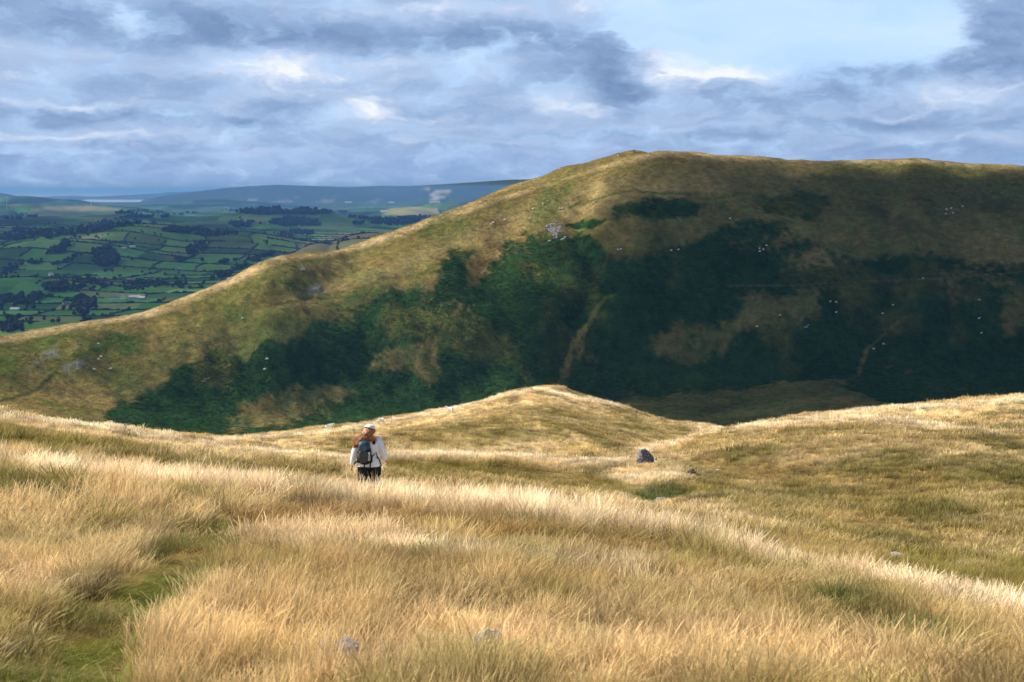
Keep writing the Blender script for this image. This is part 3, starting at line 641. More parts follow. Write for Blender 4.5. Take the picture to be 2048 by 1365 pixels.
def plain_attr(x, y, z):
    d = np.hypot(x, y); px, py = to_px(x, y, z)
    I, J = lattice(x, y); fi = np.floor(I); fj = np.floor(J); r = hsh(fi, fj, 7); r2 = hsh(fi, fj, 9)
    c = np.tile(np.array((.050, .135, .028)), (len(x), 1))
    c = mixc(c, (r > .55) * 1.0, (.085, .17, .035)); c = mixc(c, (r > .88) * 1.0, (.10, .13, .045)); c = mixc(c, (r > .975) * 1.0, (.13, .12, .06)); c = mixc(c, (r < .15) * 1.0, (.03, .07, .02))
    c = c * (.70 + .6 * r2[:, None])
    a = fbm(x / 420, y / 900, 4, 91); mo = sstep(4200, 7000, d)
    c = mixc(c, np.clip(.2 + 1.2 * a, 0, .9) * mo, (.070, .095, .035)); c = mixc(c, sstep(.1, .5, fbm(x / 700, y / 1300, 4, 92)) * sstep(5500, 8000, d) * .9, (.012, .028, .012))
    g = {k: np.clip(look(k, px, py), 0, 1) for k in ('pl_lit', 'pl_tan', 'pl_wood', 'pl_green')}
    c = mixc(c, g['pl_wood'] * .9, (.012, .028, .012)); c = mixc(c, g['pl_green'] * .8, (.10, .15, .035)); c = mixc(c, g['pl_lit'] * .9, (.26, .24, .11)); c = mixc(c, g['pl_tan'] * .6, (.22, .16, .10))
    c = mixc(c, sstep(19000, 24000, d) * .85, (.035, .055, .03)); c = mixc(c, sstep(1650, 1500, d), FO)
    qa = fbm(x / 300, y / 900, 3, 95); c = mixc(c, np.clip(look('quarry', px + 14 * fbm(x / 250, y / 250, 3, 96), py + 5 * fbm(x / 250, y / 250, 3, 97)), 0, 1) * np.clip(.15 + qa * 1.6, 0, .8), (.45, .40, .36))
    c = c * (1 + .15 * fbm(x / 60, y / 60, 3, 94)[:, None])
    return {'col': ('FLOAT_COLOR', np.concatenate([np.clip(c, .004, .9), np.ones((len(c), 1))], 1))}


poly('pl_lit', [(765, 428), (780, 418), (820, 414), (875, 417), (880, 430), (800, 432)], 1, 4); poly('pl_tan', [(585, 505), (610, 485), (680, 468), (760, 463), (800, 470), (740, 500), (640, 512)], 1, 6)  # pl_lit: sunlit patches painted paler into the field colour
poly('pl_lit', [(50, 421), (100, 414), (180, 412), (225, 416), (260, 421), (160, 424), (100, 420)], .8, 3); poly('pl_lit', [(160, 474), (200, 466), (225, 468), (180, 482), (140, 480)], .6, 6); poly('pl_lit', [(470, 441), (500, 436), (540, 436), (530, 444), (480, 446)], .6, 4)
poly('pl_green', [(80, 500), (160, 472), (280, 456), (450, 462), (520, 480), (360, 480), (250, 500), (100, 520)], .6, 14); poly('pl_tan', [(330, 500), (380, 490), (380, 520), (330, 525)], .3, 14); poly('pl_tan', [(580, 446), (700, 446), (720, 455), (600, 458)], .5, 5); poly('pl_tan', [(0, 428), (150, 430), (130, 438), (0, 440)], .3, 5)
poly('quarry', [(835, 382), (860, 378), (900, 378), (890, 390), (880, 400), (860, 398)], .9, 6); poly('quarry', [(500, 397), (760, 401), (760, 406), (500, 404)], .35, 4)

# ---------------------------------------------------------------- the ground
fine = np.radians(np.linspace(-26, 26, 760)); coarse = np.radians(np.linspace(26, 334, 90))[1:-1]
az_all = np.concatenate([fine, coarse])
m_moor = ground_mat('moor_turf', 9.0, 1.2, .28, .05, .5)
o = obj('moorland', polar_mesh('moorland', az_all, np.concatenate([[0.02, .4, .8, 1.2, 1.7, 2.3], np.geomspace(3, 700, 430)]), moor_z, [m_moor], moor_attr, wrap=True))
tag(o, 'rolling moor of dry straw coloured grass falling away to a gully and knoll', kind='structure')
m_fell = ground_mat('fell_turf', .75, .16, .36, 1.1, .9, br=True)
azf = np.radians(np.linspace(-27, 27, 1300)); azf = np.concatenate([np.radians(np.linspace(-70, -27.5, 40)), azf, np.radians(np.linspace(27.5, 70, 40))])
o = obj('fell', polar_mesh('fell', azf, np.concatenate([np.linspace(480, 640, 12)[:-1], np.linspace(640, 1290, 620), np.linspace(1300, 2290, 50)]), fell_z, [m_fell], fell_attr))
tag(o, 'long steep grassy fell with dark bracken slopes beyond the moor', kind='structure')
m_plain = ground_mat('farmland_turf', .05, .012, .12, 1.0, .3)
azp = np.concatenate([np.radians(np.linspace(-27, 4, 820)), np.radians(np.linspace(4, 333, 100))[1:-1]])
rows = 250 * FPX / np.concatenate([np.linspace(450, 330, 20)[:-1], np.linspace(330, 8, 600)])
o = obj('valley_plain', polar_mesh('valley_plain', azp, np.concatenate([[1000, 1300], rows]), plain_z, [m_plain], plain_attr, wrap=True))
tag(o, 'wide lowland of green fields woods and low hills running to the bay', kind='structure')
# the bay
m_sea, n, out = newmat('sea_water'); b = n.node('ShaderNodeBsdfPrincipled'); n.l.new(b.outputs[0], out.inputs[0])
b.inputs['Base Color'].default_value = (.42, .42, .44, 1); b.inputs['Roughness'].default_value = .35
q = 100000.0
th = np.linspace(0, 2 * np.pi, 64, endpoint=False); V_ = np.concatenate([[[0, 0, PLAIN - 9]], np.stack([q * np.sin(th), q * np.cos(th), th * 0 + PLAIN - 9], 1)])
T_ = np.array([[0, i + 1, (i + 1) % 64 + 1] for i in range(64)])
tag(obj('sea', mesh_np('sea', V_, None, T_, [m_sea])), 'pale estuary water beyond the lowland', kind='structure')

# ---------------------------------------------------------------- grass
def grass_mat(name, transl=.35, attr='tint'):
    m, n, out = newmat(name)
    a = n.node('ShaderNodeAttribute', attribute_name=attr, attribute_type='INSTANCER'); s = n.node('ShaderNodeAttribute', attribute_name='shade')
    v = n.node('ShaderNodeVectorMath', operation='SCALE'); n.l.new(a.outputs['Color'], v.inputs[0]); n.l.new(s.outputs['Fac'], v.inputs['Scale'])
    d = n.node('ShaderNodeBsdfDiffuse'); t = n.node('ShaderNodeBsdfTranslucent'); n.l.new(v.outputs[0], d.inputs[0]); n.l.new(v.outputs[0], t.inputs[0])
    mx = n.node('ShaderNodeMixShader'); mx.inputs[0].default_value = transl; n.l.new(d.outputs[0], mx.inputs[1]); n.l.new(t.outputs[0], mx.inputs[2]); n.l.new(mx.outputs[0], out.inputs[0])
    return m


M_GRASS = grass_mat('grass_blades')


def tuft(name, n, R, h0, h1, wd, lean, seed, seg=3, seed_heads=0.0, wind=(0.25, 0.05)):
    """a tussock: many bent blades in one mesh"""
    rg = np.random.default_rng(seed)
    r = R * np.sqrt(rg.random(n)); ph = rg.random(n) * 2 * np.pi; bx = r * np.cos(ph); by = r * np.sin(ph)
    h = h0 + (h1 - h0) * rg.random(n) ** 1.3; stem = rg.random(n) < .34; h = np.where(stem, h1 * rg.uniform(.75, 1.15, n), h * .78)
    la = ph + rg.normal(0, .9, n); lm = np.abs(rg.normal(lean, lean * .5, n)) * np.where(stem, .8, 1.9) * (0.4 + .8 * r / R)
    vx = np.cos(la) * lm + wind[0] * rg.random(n) * .8; vy = np.sin(la) * lm + wind[1]
    fa = rg.random(n) * 2 * np.pi; wx = np.cos(fa); wy = np.sin(fa)
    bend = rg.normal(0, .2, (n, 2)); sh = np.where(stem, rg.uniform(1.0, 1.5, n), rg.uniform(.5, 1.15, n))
    Vs, Sh = [], []
    hd = (rg.random(n) < seed_heads * 2) & stem
    for k in range(seg + 1):
        t = k / seg; c = t ** 1.7
        X = bx + h * (vx * c + bend[:, 0] * t * t); Y = by + h * (vy * c + bend[:, 1] * t * t); Z = h * (t - .16 * (lm + .2) * t * t) - 0.03
        wk = wd * (1 - t ** 1.5 * .85) * rg.uniform(.8, 1.2, n)
        if k == seg - 1: wk = np.where(hd, wd * 1.5, wk)
        if k == seg: wk = np.where(hd, wd * .7, wk)
        Vs.append(np.stack([X - wx * wk, Y - wy * wk, Z], 1)); Vs.append(np.stack([X + wx * wk, Y + wy * wk, Z], 1))
        s = sh * (0.62 + .46 * t) * (1 + .15 * hd * (k >= seg - 1)); Sh += [s, s]  # shade between blades and lit tips put into the blade colour
    V = np.concatenate(Vs); S = np.concatenate(Sh); Q = []
    for k in range(seg):
        a = np.arange(n) + 2 * k * n; Q.append(np.stack([a, a + n, a + 3 * n, a + 2 * n], 1))
    return mesh_np(name, V, np.concatenate(Q), mats=[M_GRASS], attrs={'shade': ('FLOAT', S)})


def scatter(name, P, R, S, Tn, protos, label):
    """one object of uncountable growth: points of a mesh carry copies of the tufts"""
    me = mesh_points(name + '_roots', P, R, S, Tn, len(protos))
    src = bpy.data.collections.new(name + '_kinds')
    for p in protos:
        src.objects.link(bpy.data.objects.new(p.name, p))
    o = obj(name, me); ng = bpy.data.node_groups.new(name, 'GeometryNodeTree')
    ng.interface.new_socket('Geometry', in_out='INPUT', socket_type='NodeSocketGeometry'); ng.interface.new_socket('Geometry', in_out='OUTPUT', socket_type='NodeSocketGeometry')
    N = ng.nodes; gi = N.new('NodeGroupInput'); go = N.new('NodeGroupOutput'); mp = N.new('GeometryNodeMeshToPoints'); iop = N.new('GeometryNodeInstanceOnPoints')
    ci = N.new('GeometryNodeCollectionInfo'); ci.inputs['Collection'].default_value = src; ci.inputs['Separate Children'].default_value = True; ci.inputs['Reset Children'].default_value = True
    iop.inputs['Pick Instance'].default_value = True
    def na(nm, typ):
        a = N.new('GeometryNodeInputNamedAttribute'); a.data_type = typ; a.inputs['Name'].default_value = nm; return a.outputs[0]
    ng.links.new(gi.outputs[0], mp.inputs[0]); ng.links.new(mp.outputs[0], iop.inputs['Points']); ng.links.new(ci.outputs[0], iop.inputs['Instance'])
    ng.links.new(na('kind', 'INT'), iop.inputs['Instance Index']); ng.links.new(na('rot', 'FLOAT_VECTOR'), iop.inputs['Rotation']); ng.links.new(na('scl', 'FLOAT_VECTOR'), iop.inputs['Scale'])
    ng.links.new(iop.outputs[0], go.inputs[0])
    md = o.modifiers.new('growth', 'NODES'); md.node_group = ng
    tag(o, label, kind='stuff')
    return o


def mesh_points(name, P, R, S, Tn, nk):
    me = bpy.data.meshes.new(name); n = len(P); me.vertices.add(n); me.vertices.foreach_set('co', np.ascontiguousarray(P, np.float32).ravel())
    for k, a in (('rot', R), ('scl', S), ('tint', Tn)):
        at = me.attributes.new(k, 'FLOAT_VECTOR', 'POINT'); at.data.foreach_set('vector', np.ascontiguousarray(a, np.float32).ravel())
    at = me.attributes.new('kind', 'INT', 'POINT'); at.data.foreach_set('value', np.random.default_rng(n).integers(0, nk, n).astype(np.int32))
    return me


def annulus(n, d0, d1, half, seed):
    rg = np.random.default_rng(seed); d = np.sqrt(rg.uniform(d0 * d0, d1 * d1, n)); a = rg.uniform(-half, half, n)
    return d * np.sin(a), d * np.cos(a), rg


def normal_tilt(fn, x, y, e=.4):
    z = fn(x, y); gx = (fn(x + e, y) - z) / e; gy = (fn(x, y + e) - z) / e
    return z, gx, gy


TIERS = [  # d0, d1, half angle, tufts per m2, blades, radius, h0, h1, width, segments
    (3.6, 17.0, .50, 30, 160, .16, .07, .225, .0016, 4),
    (17.0, 46.0, .46, 11.5, 125, .22, .11, .33, .0028, 3),
    (46.0, 110.0, .44, 4.6, 70, .34, .11, .31, .0075, 2),
    (110.0, 300.0, .43, 1.7, 44, .55, .10, .33, .017, 2)]
LOD = 1.0
allP, allR, allS, allT, allK = [], [], [], [], []
protos = []
for ti, (d0, d1, half, dens, nb, rad, h0, h1, wd, seg) in enumerate(TIERS):
    n = int(half * (d1 * d1 - d0 * d0) * dens * LOD); x, y, rg = annulus(n, d0, d1, half, 100 + ti)
    z, gx, gy = normal_tilt(moor_z, x, y)
    c, hg, g = moor_cover(x, y, z)
    keep = np.ones(n, bool)
    if ti >= 2:                                  # leave out what lies in dead ground
        az = np.arctan2(x, y); d = np.hypot(x, y); te = z / d
        bins = np.clip(((az + half) / (2 * half) * 400).astype(int), 0, 399); mx = np.full(400, -9.0)
        gd = np.linspace(3, 300, 500); A = np.linspace(-half, half, 400)
        AA, GD = np.meshgrid(A, gd, indexing='ij'); T = moor_z(GD * np.sin(AA), GD * np.cos(AA)) / GD; CM = np.maximum.accumulate(T, 1)
        vis = CM[bins, np.clip(((d - 3) / (300 - 3) * 499).astype(int), 0, 499)]; keep = te + .9 / d > vis - .003
    x, y, z, c, hg, gx, gy = (a[keep] for a in (x, y, z, c, hg, gx, gy)); n = len(x)
    P = np.stack([x, y, z - .02], 1); R = np.stack([np.arctan(gy) * .6, -np.arctan(gx) * .6, rg.random(n) * .0 + rg.normal(0, 1.2, n)], 1)
    s = rg.uniform(.7, 1.3, n); wsc = 1 + .15 * rg.normal(0, 1, n)
    S = np.stack([s * wsc, s * wsc, s * hg], 1)
    jit = 1 + rg.normal(0, .07 if ti < 2 else .15, (n, 1)) + rg.normal(0, .02, (n, 3)); T_ = np.clip(c * jit, .01, .93)
    protos_t = [tuft('tussock', nb, rad, h0, h1 * (1 + .12 * (k % 3)), wd, .34, 7 * ti + k, seg, .35 if ti < 3 else .2) for k in range(7)]
    o = scatter('grass', P, R, S, T_, protos_t, ['long dry straw grass in the foreground', 'pale dry grass on the crest and the slopes behind it', 'dry grass on the hollow and banks of the middle moor', 'short dry grass over the knoll and far banks'][ti])

# bracken on the fell: low dark green clumps
m_br, n_, out = newmat('bracken_fronds'); b_ = n_.node('ShaderNodeBsdfDiffuse'); a_ = n_.node('ShaderNodeAttribute', attribute_name='tint', attribute_type='INSTANCER'); s_ = n_.node('ShaderNodeAttribute', attribute_name='shade')
v_ = n_.node('ShaderNodeVectorMath', operation='SCALE'); n_.l.new(a_.outputs['Color'], v_.inputs[0]); n_.l.new(s_.outputs['Fac'], v_.inputs['Scale']); n_.l.new(v_.outputs[0], b_.inputs[0]); n_.l.new(b_.outputs[0], out.inputs[0])


def frond_clump(seed, n=60, R=1.3, hh=.7, sz=.26):
    rg = np.random.default_rng(seed); V = []; T = []; S = []
    for i in range(n):
        a = rg.random() * 6.283; r = R * math.sqrt(rg.random()); c = np.array([r * math.cos(a), r * math.sin(a), hh * (1 - (r / R) ** 2 * .7) * rg.uniform(.6, 1.0)])
        u = rg.normal(0, 1, 3); u /= np.linalg.norm(u); v = np.cross(u, rg.normal(0, 1, 3)); v /= np.linalg.norm(v); k = len(V)
        V += [c + u * sz, c - u * sz * .5 + v * sz * .6, c - u * sz * .5 - v * sz * .6]; T.append((k, k + 1, k + 2)); q = rg.uniform(.6, 1.5); S += [q, q, q]
    return mesh_np('frond_clump', np.array(V), None, np.array(T), [m_br], {'shade': ('FLOAT', np.array(S))})


rg = np.random.default_rng(5); n = 280000
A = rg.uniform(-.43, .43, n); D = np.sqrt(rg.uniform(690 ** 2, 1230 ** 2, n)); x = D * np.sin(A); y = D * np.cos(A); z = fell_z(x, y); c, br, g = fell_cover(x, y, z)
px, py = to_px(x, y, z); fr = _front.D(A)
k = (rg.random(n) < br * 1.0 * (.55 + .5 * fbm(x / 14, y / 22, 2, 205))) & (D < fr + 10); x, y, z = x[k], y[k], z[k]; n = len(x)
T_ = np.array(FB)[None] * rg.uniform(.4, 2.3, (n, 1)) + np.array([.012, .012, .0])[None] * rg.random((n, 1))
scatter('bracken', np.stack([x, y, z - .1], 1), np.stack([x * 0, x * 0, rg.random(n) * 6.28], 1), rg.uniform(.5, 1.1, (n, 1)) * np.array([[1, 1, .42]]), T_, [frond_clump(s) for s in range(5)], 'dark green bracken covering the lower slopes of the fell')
# tufty grass over the rest of the fell, so its skyline and slopes are not smooth
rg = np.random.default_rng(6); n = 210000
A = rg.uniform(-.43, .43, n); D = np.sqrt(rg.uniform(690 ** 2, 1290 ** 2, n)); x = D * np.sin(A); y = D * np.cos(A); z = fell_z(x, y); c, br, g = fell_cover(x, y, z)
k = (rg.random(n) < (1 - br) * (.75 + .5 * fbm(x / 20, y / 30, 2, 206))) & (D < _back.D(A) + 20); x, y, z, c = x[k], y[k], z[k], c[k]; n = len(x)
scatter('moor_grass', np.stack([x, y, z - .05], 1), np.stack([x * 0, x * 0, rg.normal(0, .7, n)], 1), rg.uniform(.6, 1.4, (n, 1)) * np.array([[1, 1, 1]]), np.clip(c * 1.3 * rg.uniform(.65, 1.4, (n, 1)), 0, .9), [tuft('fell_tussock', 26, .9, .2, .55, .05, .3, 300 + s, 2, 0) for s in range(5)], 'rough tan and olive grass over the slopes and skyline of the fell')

# ---------------------------------------------------------------- rocks
def rock_mesh(name, rx, ry, rz, seed, mat, sub=3, facet=.35, rough=.12):
    bm = bmesh.new(); bmesh.ops.create_icosphere(bm, subdivisions=sub, radius=1.0); rr = random.Random(seed)
    pl = [(Vector((rr.gauss(0, 1), rr.gauss(0, 1), rr.gauss(0, .8))).normalized(), rr.uniform(.62, .95)) for _ in range(9)]
    for v in bm.verts:
        p = v.co.copy()
        for nrm, dd in pl:
            e = p.dot(nrm) - dd
            if e > 0: p -= nrm * e * (.55 + facet)
        q = np.array([p.x * 3 + seed, p.y * 3]); f = float(fbm(np.array([q[0] + p.z * 2]), np.array([q[1] - p.z * 2]), 3, seed)[0])
        p *= 1 + rough * f
        v.co = Vector((p.x * rx, p.y * ry, p.z * rz))
    me = bpy.data.meshes.new(name); bm.to_mesh(me); bm.free(); me.materials.append(mat); return me


m_rock, n, out = newmat('weathered_rock'); b = n.node('ShaderNodeBsdfPrincipled'); n.l.new(b.outputs[0], out.inputs[0]); t = n.node('ShaderNodeTexCoord')
a1 = n.noise(t.outputs['Object'], 2.4, 6, .65, .6); a2 = n.noise(t.outputs['Object'], 9, 5, .7)
c1 = n.mix(n.maprange(a1, .35, .62), (.035, .038, .048, 1), (.15, .15, .165, 1)); c1 = n.mix(n.maprange(a2, .53, .62), c1, (.50, .50, .49, 1)); n.put(b.inputs['Base Color'], c1); b.inputs['Roughness'].default_value = .9
bp = n.node('ShaderNodeBump'); bp.inputs['Strength'].default_value = .7; bp.inputs['Distance'].default_value = .06; n.l.new(a2, bp.inputs['Height']); n.l.new(bp.outputs[0], b.inputs['Normal'])
m_pale = pmat('pale_limestone', (.36, .33, .33), .95, .35, 6, .5); m_brownrock = pmat('brown_rock', (.14, .10, .07), .95, .4, 8, .5)


def rock(px, py, size, seed, mat, label, name='rock', d0=2.0, d1=400, sink=.25, fn=moor_z, cat='rock'):
    x, y, z, d = cast(px, py, fn, d0, d1); rx, ry, rz = size
    o = obj(name, rock_mesh(name, rx, ry, rz, seed, mat), None, (x, y, z + rz * (1 - 2 * sink)), seed * .7)
    return tag(o, label, cat)


# the big boulder, upright and pointed towards the left
x, y, z, d = cast(1290, 931, moor_z, 60, 200); k = d / FPX
bm = bmesh.new(); bmesh.ops.create_icosphere(bm, subdivisions=5, radius=1.0)
CUT = [((-1, -.15, .42), .74), ((.80, -.2, .62), .66), ((.1, -.9, .42), .62), ((-.55, -.8, .2), .70), ((.62, -.75, .1), .72), ((.35, .9, .2), .7), ((-.3, .1, 1), .93), ((.55, .1, .85), .80), ((1, .1, .0), .86), ((-.9, .5, .1), .8), ((.25, -.7, .75), .74)]
CUT = [(Vector(n_).normalized(), d_) for n_, d_ in CUT]
co = []
for v in bm.verts:
    p = v.co.normalized() * 1.15
    for n_, d_ in CUT:
        e = p.dot(n_) - d_
        if e > 0: p -= n_ * e
    co.append(p.copy())
co = np.array(co); f = fbm(co[:, 0] * 5 + 3, co[:, 2] * 5 + co[:, 1] * 4, 5, 9) * .05; cr = -np.exp(-((co[:, 0] * .9 - co[:, 2] * .25 + .12 + .04 * fbm(co[:, 2] * 6, co[:, 1] * 6, 2, 4)) / .035) ** 2) * .09 - np.exp(-((co[:, 0] - co[:, 2] * .5 - .28) / .03) ** 2) * .06
co *= (1 + f + cr)[:, None]; co[:, 0] *= 20.5 * k; co[:, 1] *= 18 * k; co[:, 2] = (co[:, 2] + .62) * 21 * k
for v, c_ in zip(bm.verts, co): v.co = c_
me = bpy.data.meshes.new('boulder'); bm.to_mesh(me); bm.free(); me.materials.append(m_rock)
tag(obj('boulder', me, None, (x, y, z)), 'big grey lichen spotted boulder standing alone in the hollow', 'boulder')
rock(1311, 922, (.13, .12, .16), 3, m_pale, 'small white stone just right of the big grey boulder', d0=60, sink=.1)
rock(1383, 948, (.30, .2, .17), 4, m_brownrock, 'low dark stone in the pale grass right of the big boulder', d0=50, sink=.05)
rock(1436, 943, (.24, .2, .08), 14, m_pale, 'flat pale stone in the grass farther right of the big boulder', d0=50, sink=.1)
rock(1322, 1006, (.40, .3, .20), 5, pmat('grey_green_rock', (.22, .22, .18), .95, .3, 6, .5), 'grey green rock at the lip of the dark grassy hollow', d0=50, d1=110, sink=.1)
rock(1338, 1006, (.16, .14, .13), 6, m_pale, 'small white stone beside the grey green rock at the hollow', d0=50, d1=110, sink=.05)
rock(1390, 1003, (.30, .2, .1), 16, m_brownrock, 'thin brown stone right of the hollow', d0=50, d1=110, sink=.1)
rock(655, 1328, (.085, .07, .095), 7, m_pale, 'pale rounded rock half hidden in the near grass, left of its pair', d0=4, d1=30, sink=.0)
rock(697, 1332, (.095, .08, .10), 8, m_pale, 'pale rock with a dark cleft in the near grass, right of its pair', d0=4, d1=30, sink=.0)
rock(975, 1318, (.14, .09, .10), 10, m_pale, 'flat pale rock low in the near grass at the bottom middle', d0=4, d1=30, sink=.0)
rock(1795, 1120, (.28, .2, .14), 17, m_pale, 'small pale stone on the dark grassy slope far behind the near crest', d0=30, d1=110, sink=.1)


def scree(px0, poly_px, n, size, label, seed):
    """loose stones lying in one patch on the fell"""
    rr = random.Random(seed); pts = []; P = np.array(poly_px, float)
    while len(pts) < n:
        q = (rr.uniform(P[:, 0].min(), P[:, 0].max()), rr.uniform(P[:, 1].min(), P[:, 1].max())); ins = False
        for a, b in zip(P, np.roll(P, -1, 0)):
            if (a[1] > q[1]) != (b[1] > q[1]) and q[0] < (b[0] - a[0]) * (q[1] - a[1]) / (b[1] - a[1]) + a[0]: ins = not ins
        if ins: pts.append(q)
    bm = bmesh.new()
    X, Y, Zs = cast_many(pts, fell_z, 600, 1300, 400)
    for x, y, z in zip(X, Y, Zs):
        s = size * rr.uniform(.4, 1.3)
        r = bmesh.ops.create_icosphere(bm, subdivisions=1, radius=s, matrix=Matrix.Translation((x, y, z + s * .1)))
        for v in r['verts']: v.co += Vector((rr.uniform(-1, 1), rr.uniform(-1, 1), rr.uniform(-.6, .6))) * s * .3
    me = bpy.data.meshes.new('scree'); bm.to_mesh(me); bm.free(); me.materials.append(m_pale if seed % 2 else m_scree)
    o = tag(obj('scree', me), label, kind='stuff')


m_scree = pmat('grey_scree', (.24, .23, .25), .95, .3, 2, .3)
scree(0, [(1094, 450), (1104, 448), (1112, 441), (1122, 448), (1124, 462), (1116, 468), (1114, 482), (1106, 478), (1102, 464), (1090, 458)], 150, .62, 'grey white scree patch high on the fell above the bracken', 1)
scree(0, [(64, 735), (74, 712), (98, 702), (108, 708), (92, 728), (96, 742), (80, 748)], 70, .36, 'grey scree patch at the left end of the fell', 2)
scree(0, [(122, 738), (150, 728), (165, 720), (164, 730), (146, 738)], 34, .32, 'thin strip of grey scree right of the larger patch at the left', 4)
scree(0, [(597, 545), (602, 537), (612, 534), (609, 542)], 22, .5, 'small pale scree patch just below the skyline', 3)
scree(0, [(624, 582), (632, 576), (640, 574), (638, 580)], 20, .5, 'small pale scree patch above the green track', 5)
scree(0, [(398, 763), (410, 757), (418, 756), (414, 764)], 10, .35, 'few grey stones among the bracken at the lower left', 7)
scree(0, [(1606, 657), (1612, 651), (1620, 649), (1614, 656)], 9, .5, 'few pale stones in the dark bracken on the right', 9)

# ---------------------------------------------------------------- bodies grown from a skeleton
def grow(name, J, E, mats, sub=1, root=0, parent=None, link=True, smooth=True):
    """J: {name: (x, y, z, rx[, ry])}; E: pairs; one continuous surface by the Skin modifier, baked to a mesh"""
    names = list(J); ix = {k: i for i, k in enumerate(names)}
    me = bpy.data.meshes.new(name); me.from_pydata([J[k][:3] for k in names], [(ix[a], ix[b]) for a, b in E], []); me.update()
    o = bpy.data.objects.new(name, me); COL.objects.link(o)
    md = o.modifiers.new('skin', 'SKIN'); md.use_smooth_shade = smooth
    for i, k in enumerate(names):
        sv = me.skin_vertices[0].data[i]; r = J[k][3]; r2 = J[k][4] if len(J[k]) > 4 else r; sv.radius = (r, r2); sv.use_root = (i == root)
    if sub:
        s = o.modifiers.new('sub', 'SUBSURF'); s.levels = sub; s.render_levels = sub
    dg = bpy.context.evaluated_depsgraph_get(); dg.update(); m2 = bpy.data.meshes.new_from_object(o.evaluated_get(dg))
    bpy.data.objects.remove(o); m2.name = name
    for m in mats: m2.materials.append(m)
    if not link: return m2
    return obj(name, m2, parent)


# ---------------------------------------------------------------- sheep
m_wool, n, out = newmat('sheep_wool'); b = n.node('ShaderNodeBsdfPrincipled'); n.l.new(b.outputs[0], out.inputs[0]); b.inputs['Roughness'].default_value = 1
t = n.node('ShaderNodeTexCoord'); a1 = n.noise(t.outputs['Object'], 14, 4, .6); n.put(b.inputs['Base Color'], n.mix(n.maprange(a1, .3, .7), (.78, .74, .66, 1), (.93, .91, .85, 1)))
bp = n.node('ShaderNodeBump'); bp.inputs['Strength'].default_value = .8; bp.inputs['Distance'].default_value = .03; n.l.new(a1, bp.inputs['Height']); n.l.new(bp.outputs[0], b.inputs['Normal'])
m_face = pmat('sheep_face', (.62, .57, .50), .9)


def sheep_mesh(pose):
    J = {'mid': (0, 0, .58, .25, .27), 'rump': (-.36, 0, .57, .22, .25), 'tail': (-.52, 0, .52, .07), 'chest': (.34, 0, .58, .20, .23)}
    E = [('mid', 'rump'), ('rump', 'tail'), ('mid', 'chest')]
    if pose == 'graze': J.update(neck=(.55, 0, .46, .12), head=(.70, 0, .22, .085), muzzle=(.78, 0, .08, .05), ear=(.62, .13, .28, .02), ear2=(.62, -.13, .28, .02))
    else: J.update(neck=(.52, 0, .80, .12), head=(.66, 0, .93, .09), muzzle=(.82, 0, .86, .055), ear=(.62, .14, .96, .02), ear2=(.62, -.14, .96, .02))
    E += [('chest', 'neck'), ('neck', 'head'), ('head', 'muzzle'), ('head', 'ear'), ('head', 'ear2')]
    for i, (px_, sy_) in enumerate(((.30, .11), (.30, -.11))):
        J['f%dk' % i] = (px_, sy_, .34, .06); J['f%dw' % i] = (px_ + .01, sy_, .18, .032); J['f%dh' % i] = (px_ + .02, sy_, .0, .035); E += [('chest', 'f%dk' % i), ('f%dk' % i, 'f%dw' % i), ('f%dw' % i, 'f%dh' % i)]
    for i, (px_, sy_) in enumerate(((-.36, .12), (-.36, -.12))):
        J['b%dk' % i] = (px_ + .05, sy_, .38, .08); J['b%dw' % i] = (px_ - .08, sy_, .22, .035); J['b%dh' % i] = (px_ - .04, sy_, .0, .035); E += [('rump', 'b%dk' % i), ('b%dk' % i, 'b%dw' % i), ('b%dw' % i, 'b%dh' % i)]
    if pose == 'lie':
        for k in J:
            v = list(J[k]); v[2] = max(v[2] - .27, .04); J[k] = tuple(v)
        for i in (0, 1):
            for q, dx in (('w', .12), ('h', .22)):
                for s_ in 'fb':
                    v = list(J['%s%d%s' % (s_, i, q)]); v[0] += dx; v[2] = .05; J['%s%d%s' % (s_, i, q)] = tuple(v)
    me = grow('sheep', J, E, [m_wool, m_face], 1, link=False)
    co = np.empty(len(me.vertices) * 3); me.vertices.foreach_get('co', co); co = co.reshape(-1, 3)
    fn = fbm(co[:, 0] * 9, co[:, 1] * 9 + co[:, 2] * 7, 2, 3); body = np.exp(-((co[:, 0] / .5) ** 4)) * (co[:, 2] > .12); c0 = np.array([0, 0, .55 if pose != 'lie' else .3]); co += (co - c0) * (.10 * fn * body)[:, None]
    me.vertices.foreach_set('co', co.ravel()); me.update()
    for p in me.polygons:
        c = p.center
        if (c.x > .60) or c.z < (.24 if pose != 'lie' else .0): p.material_index = 1
    return me


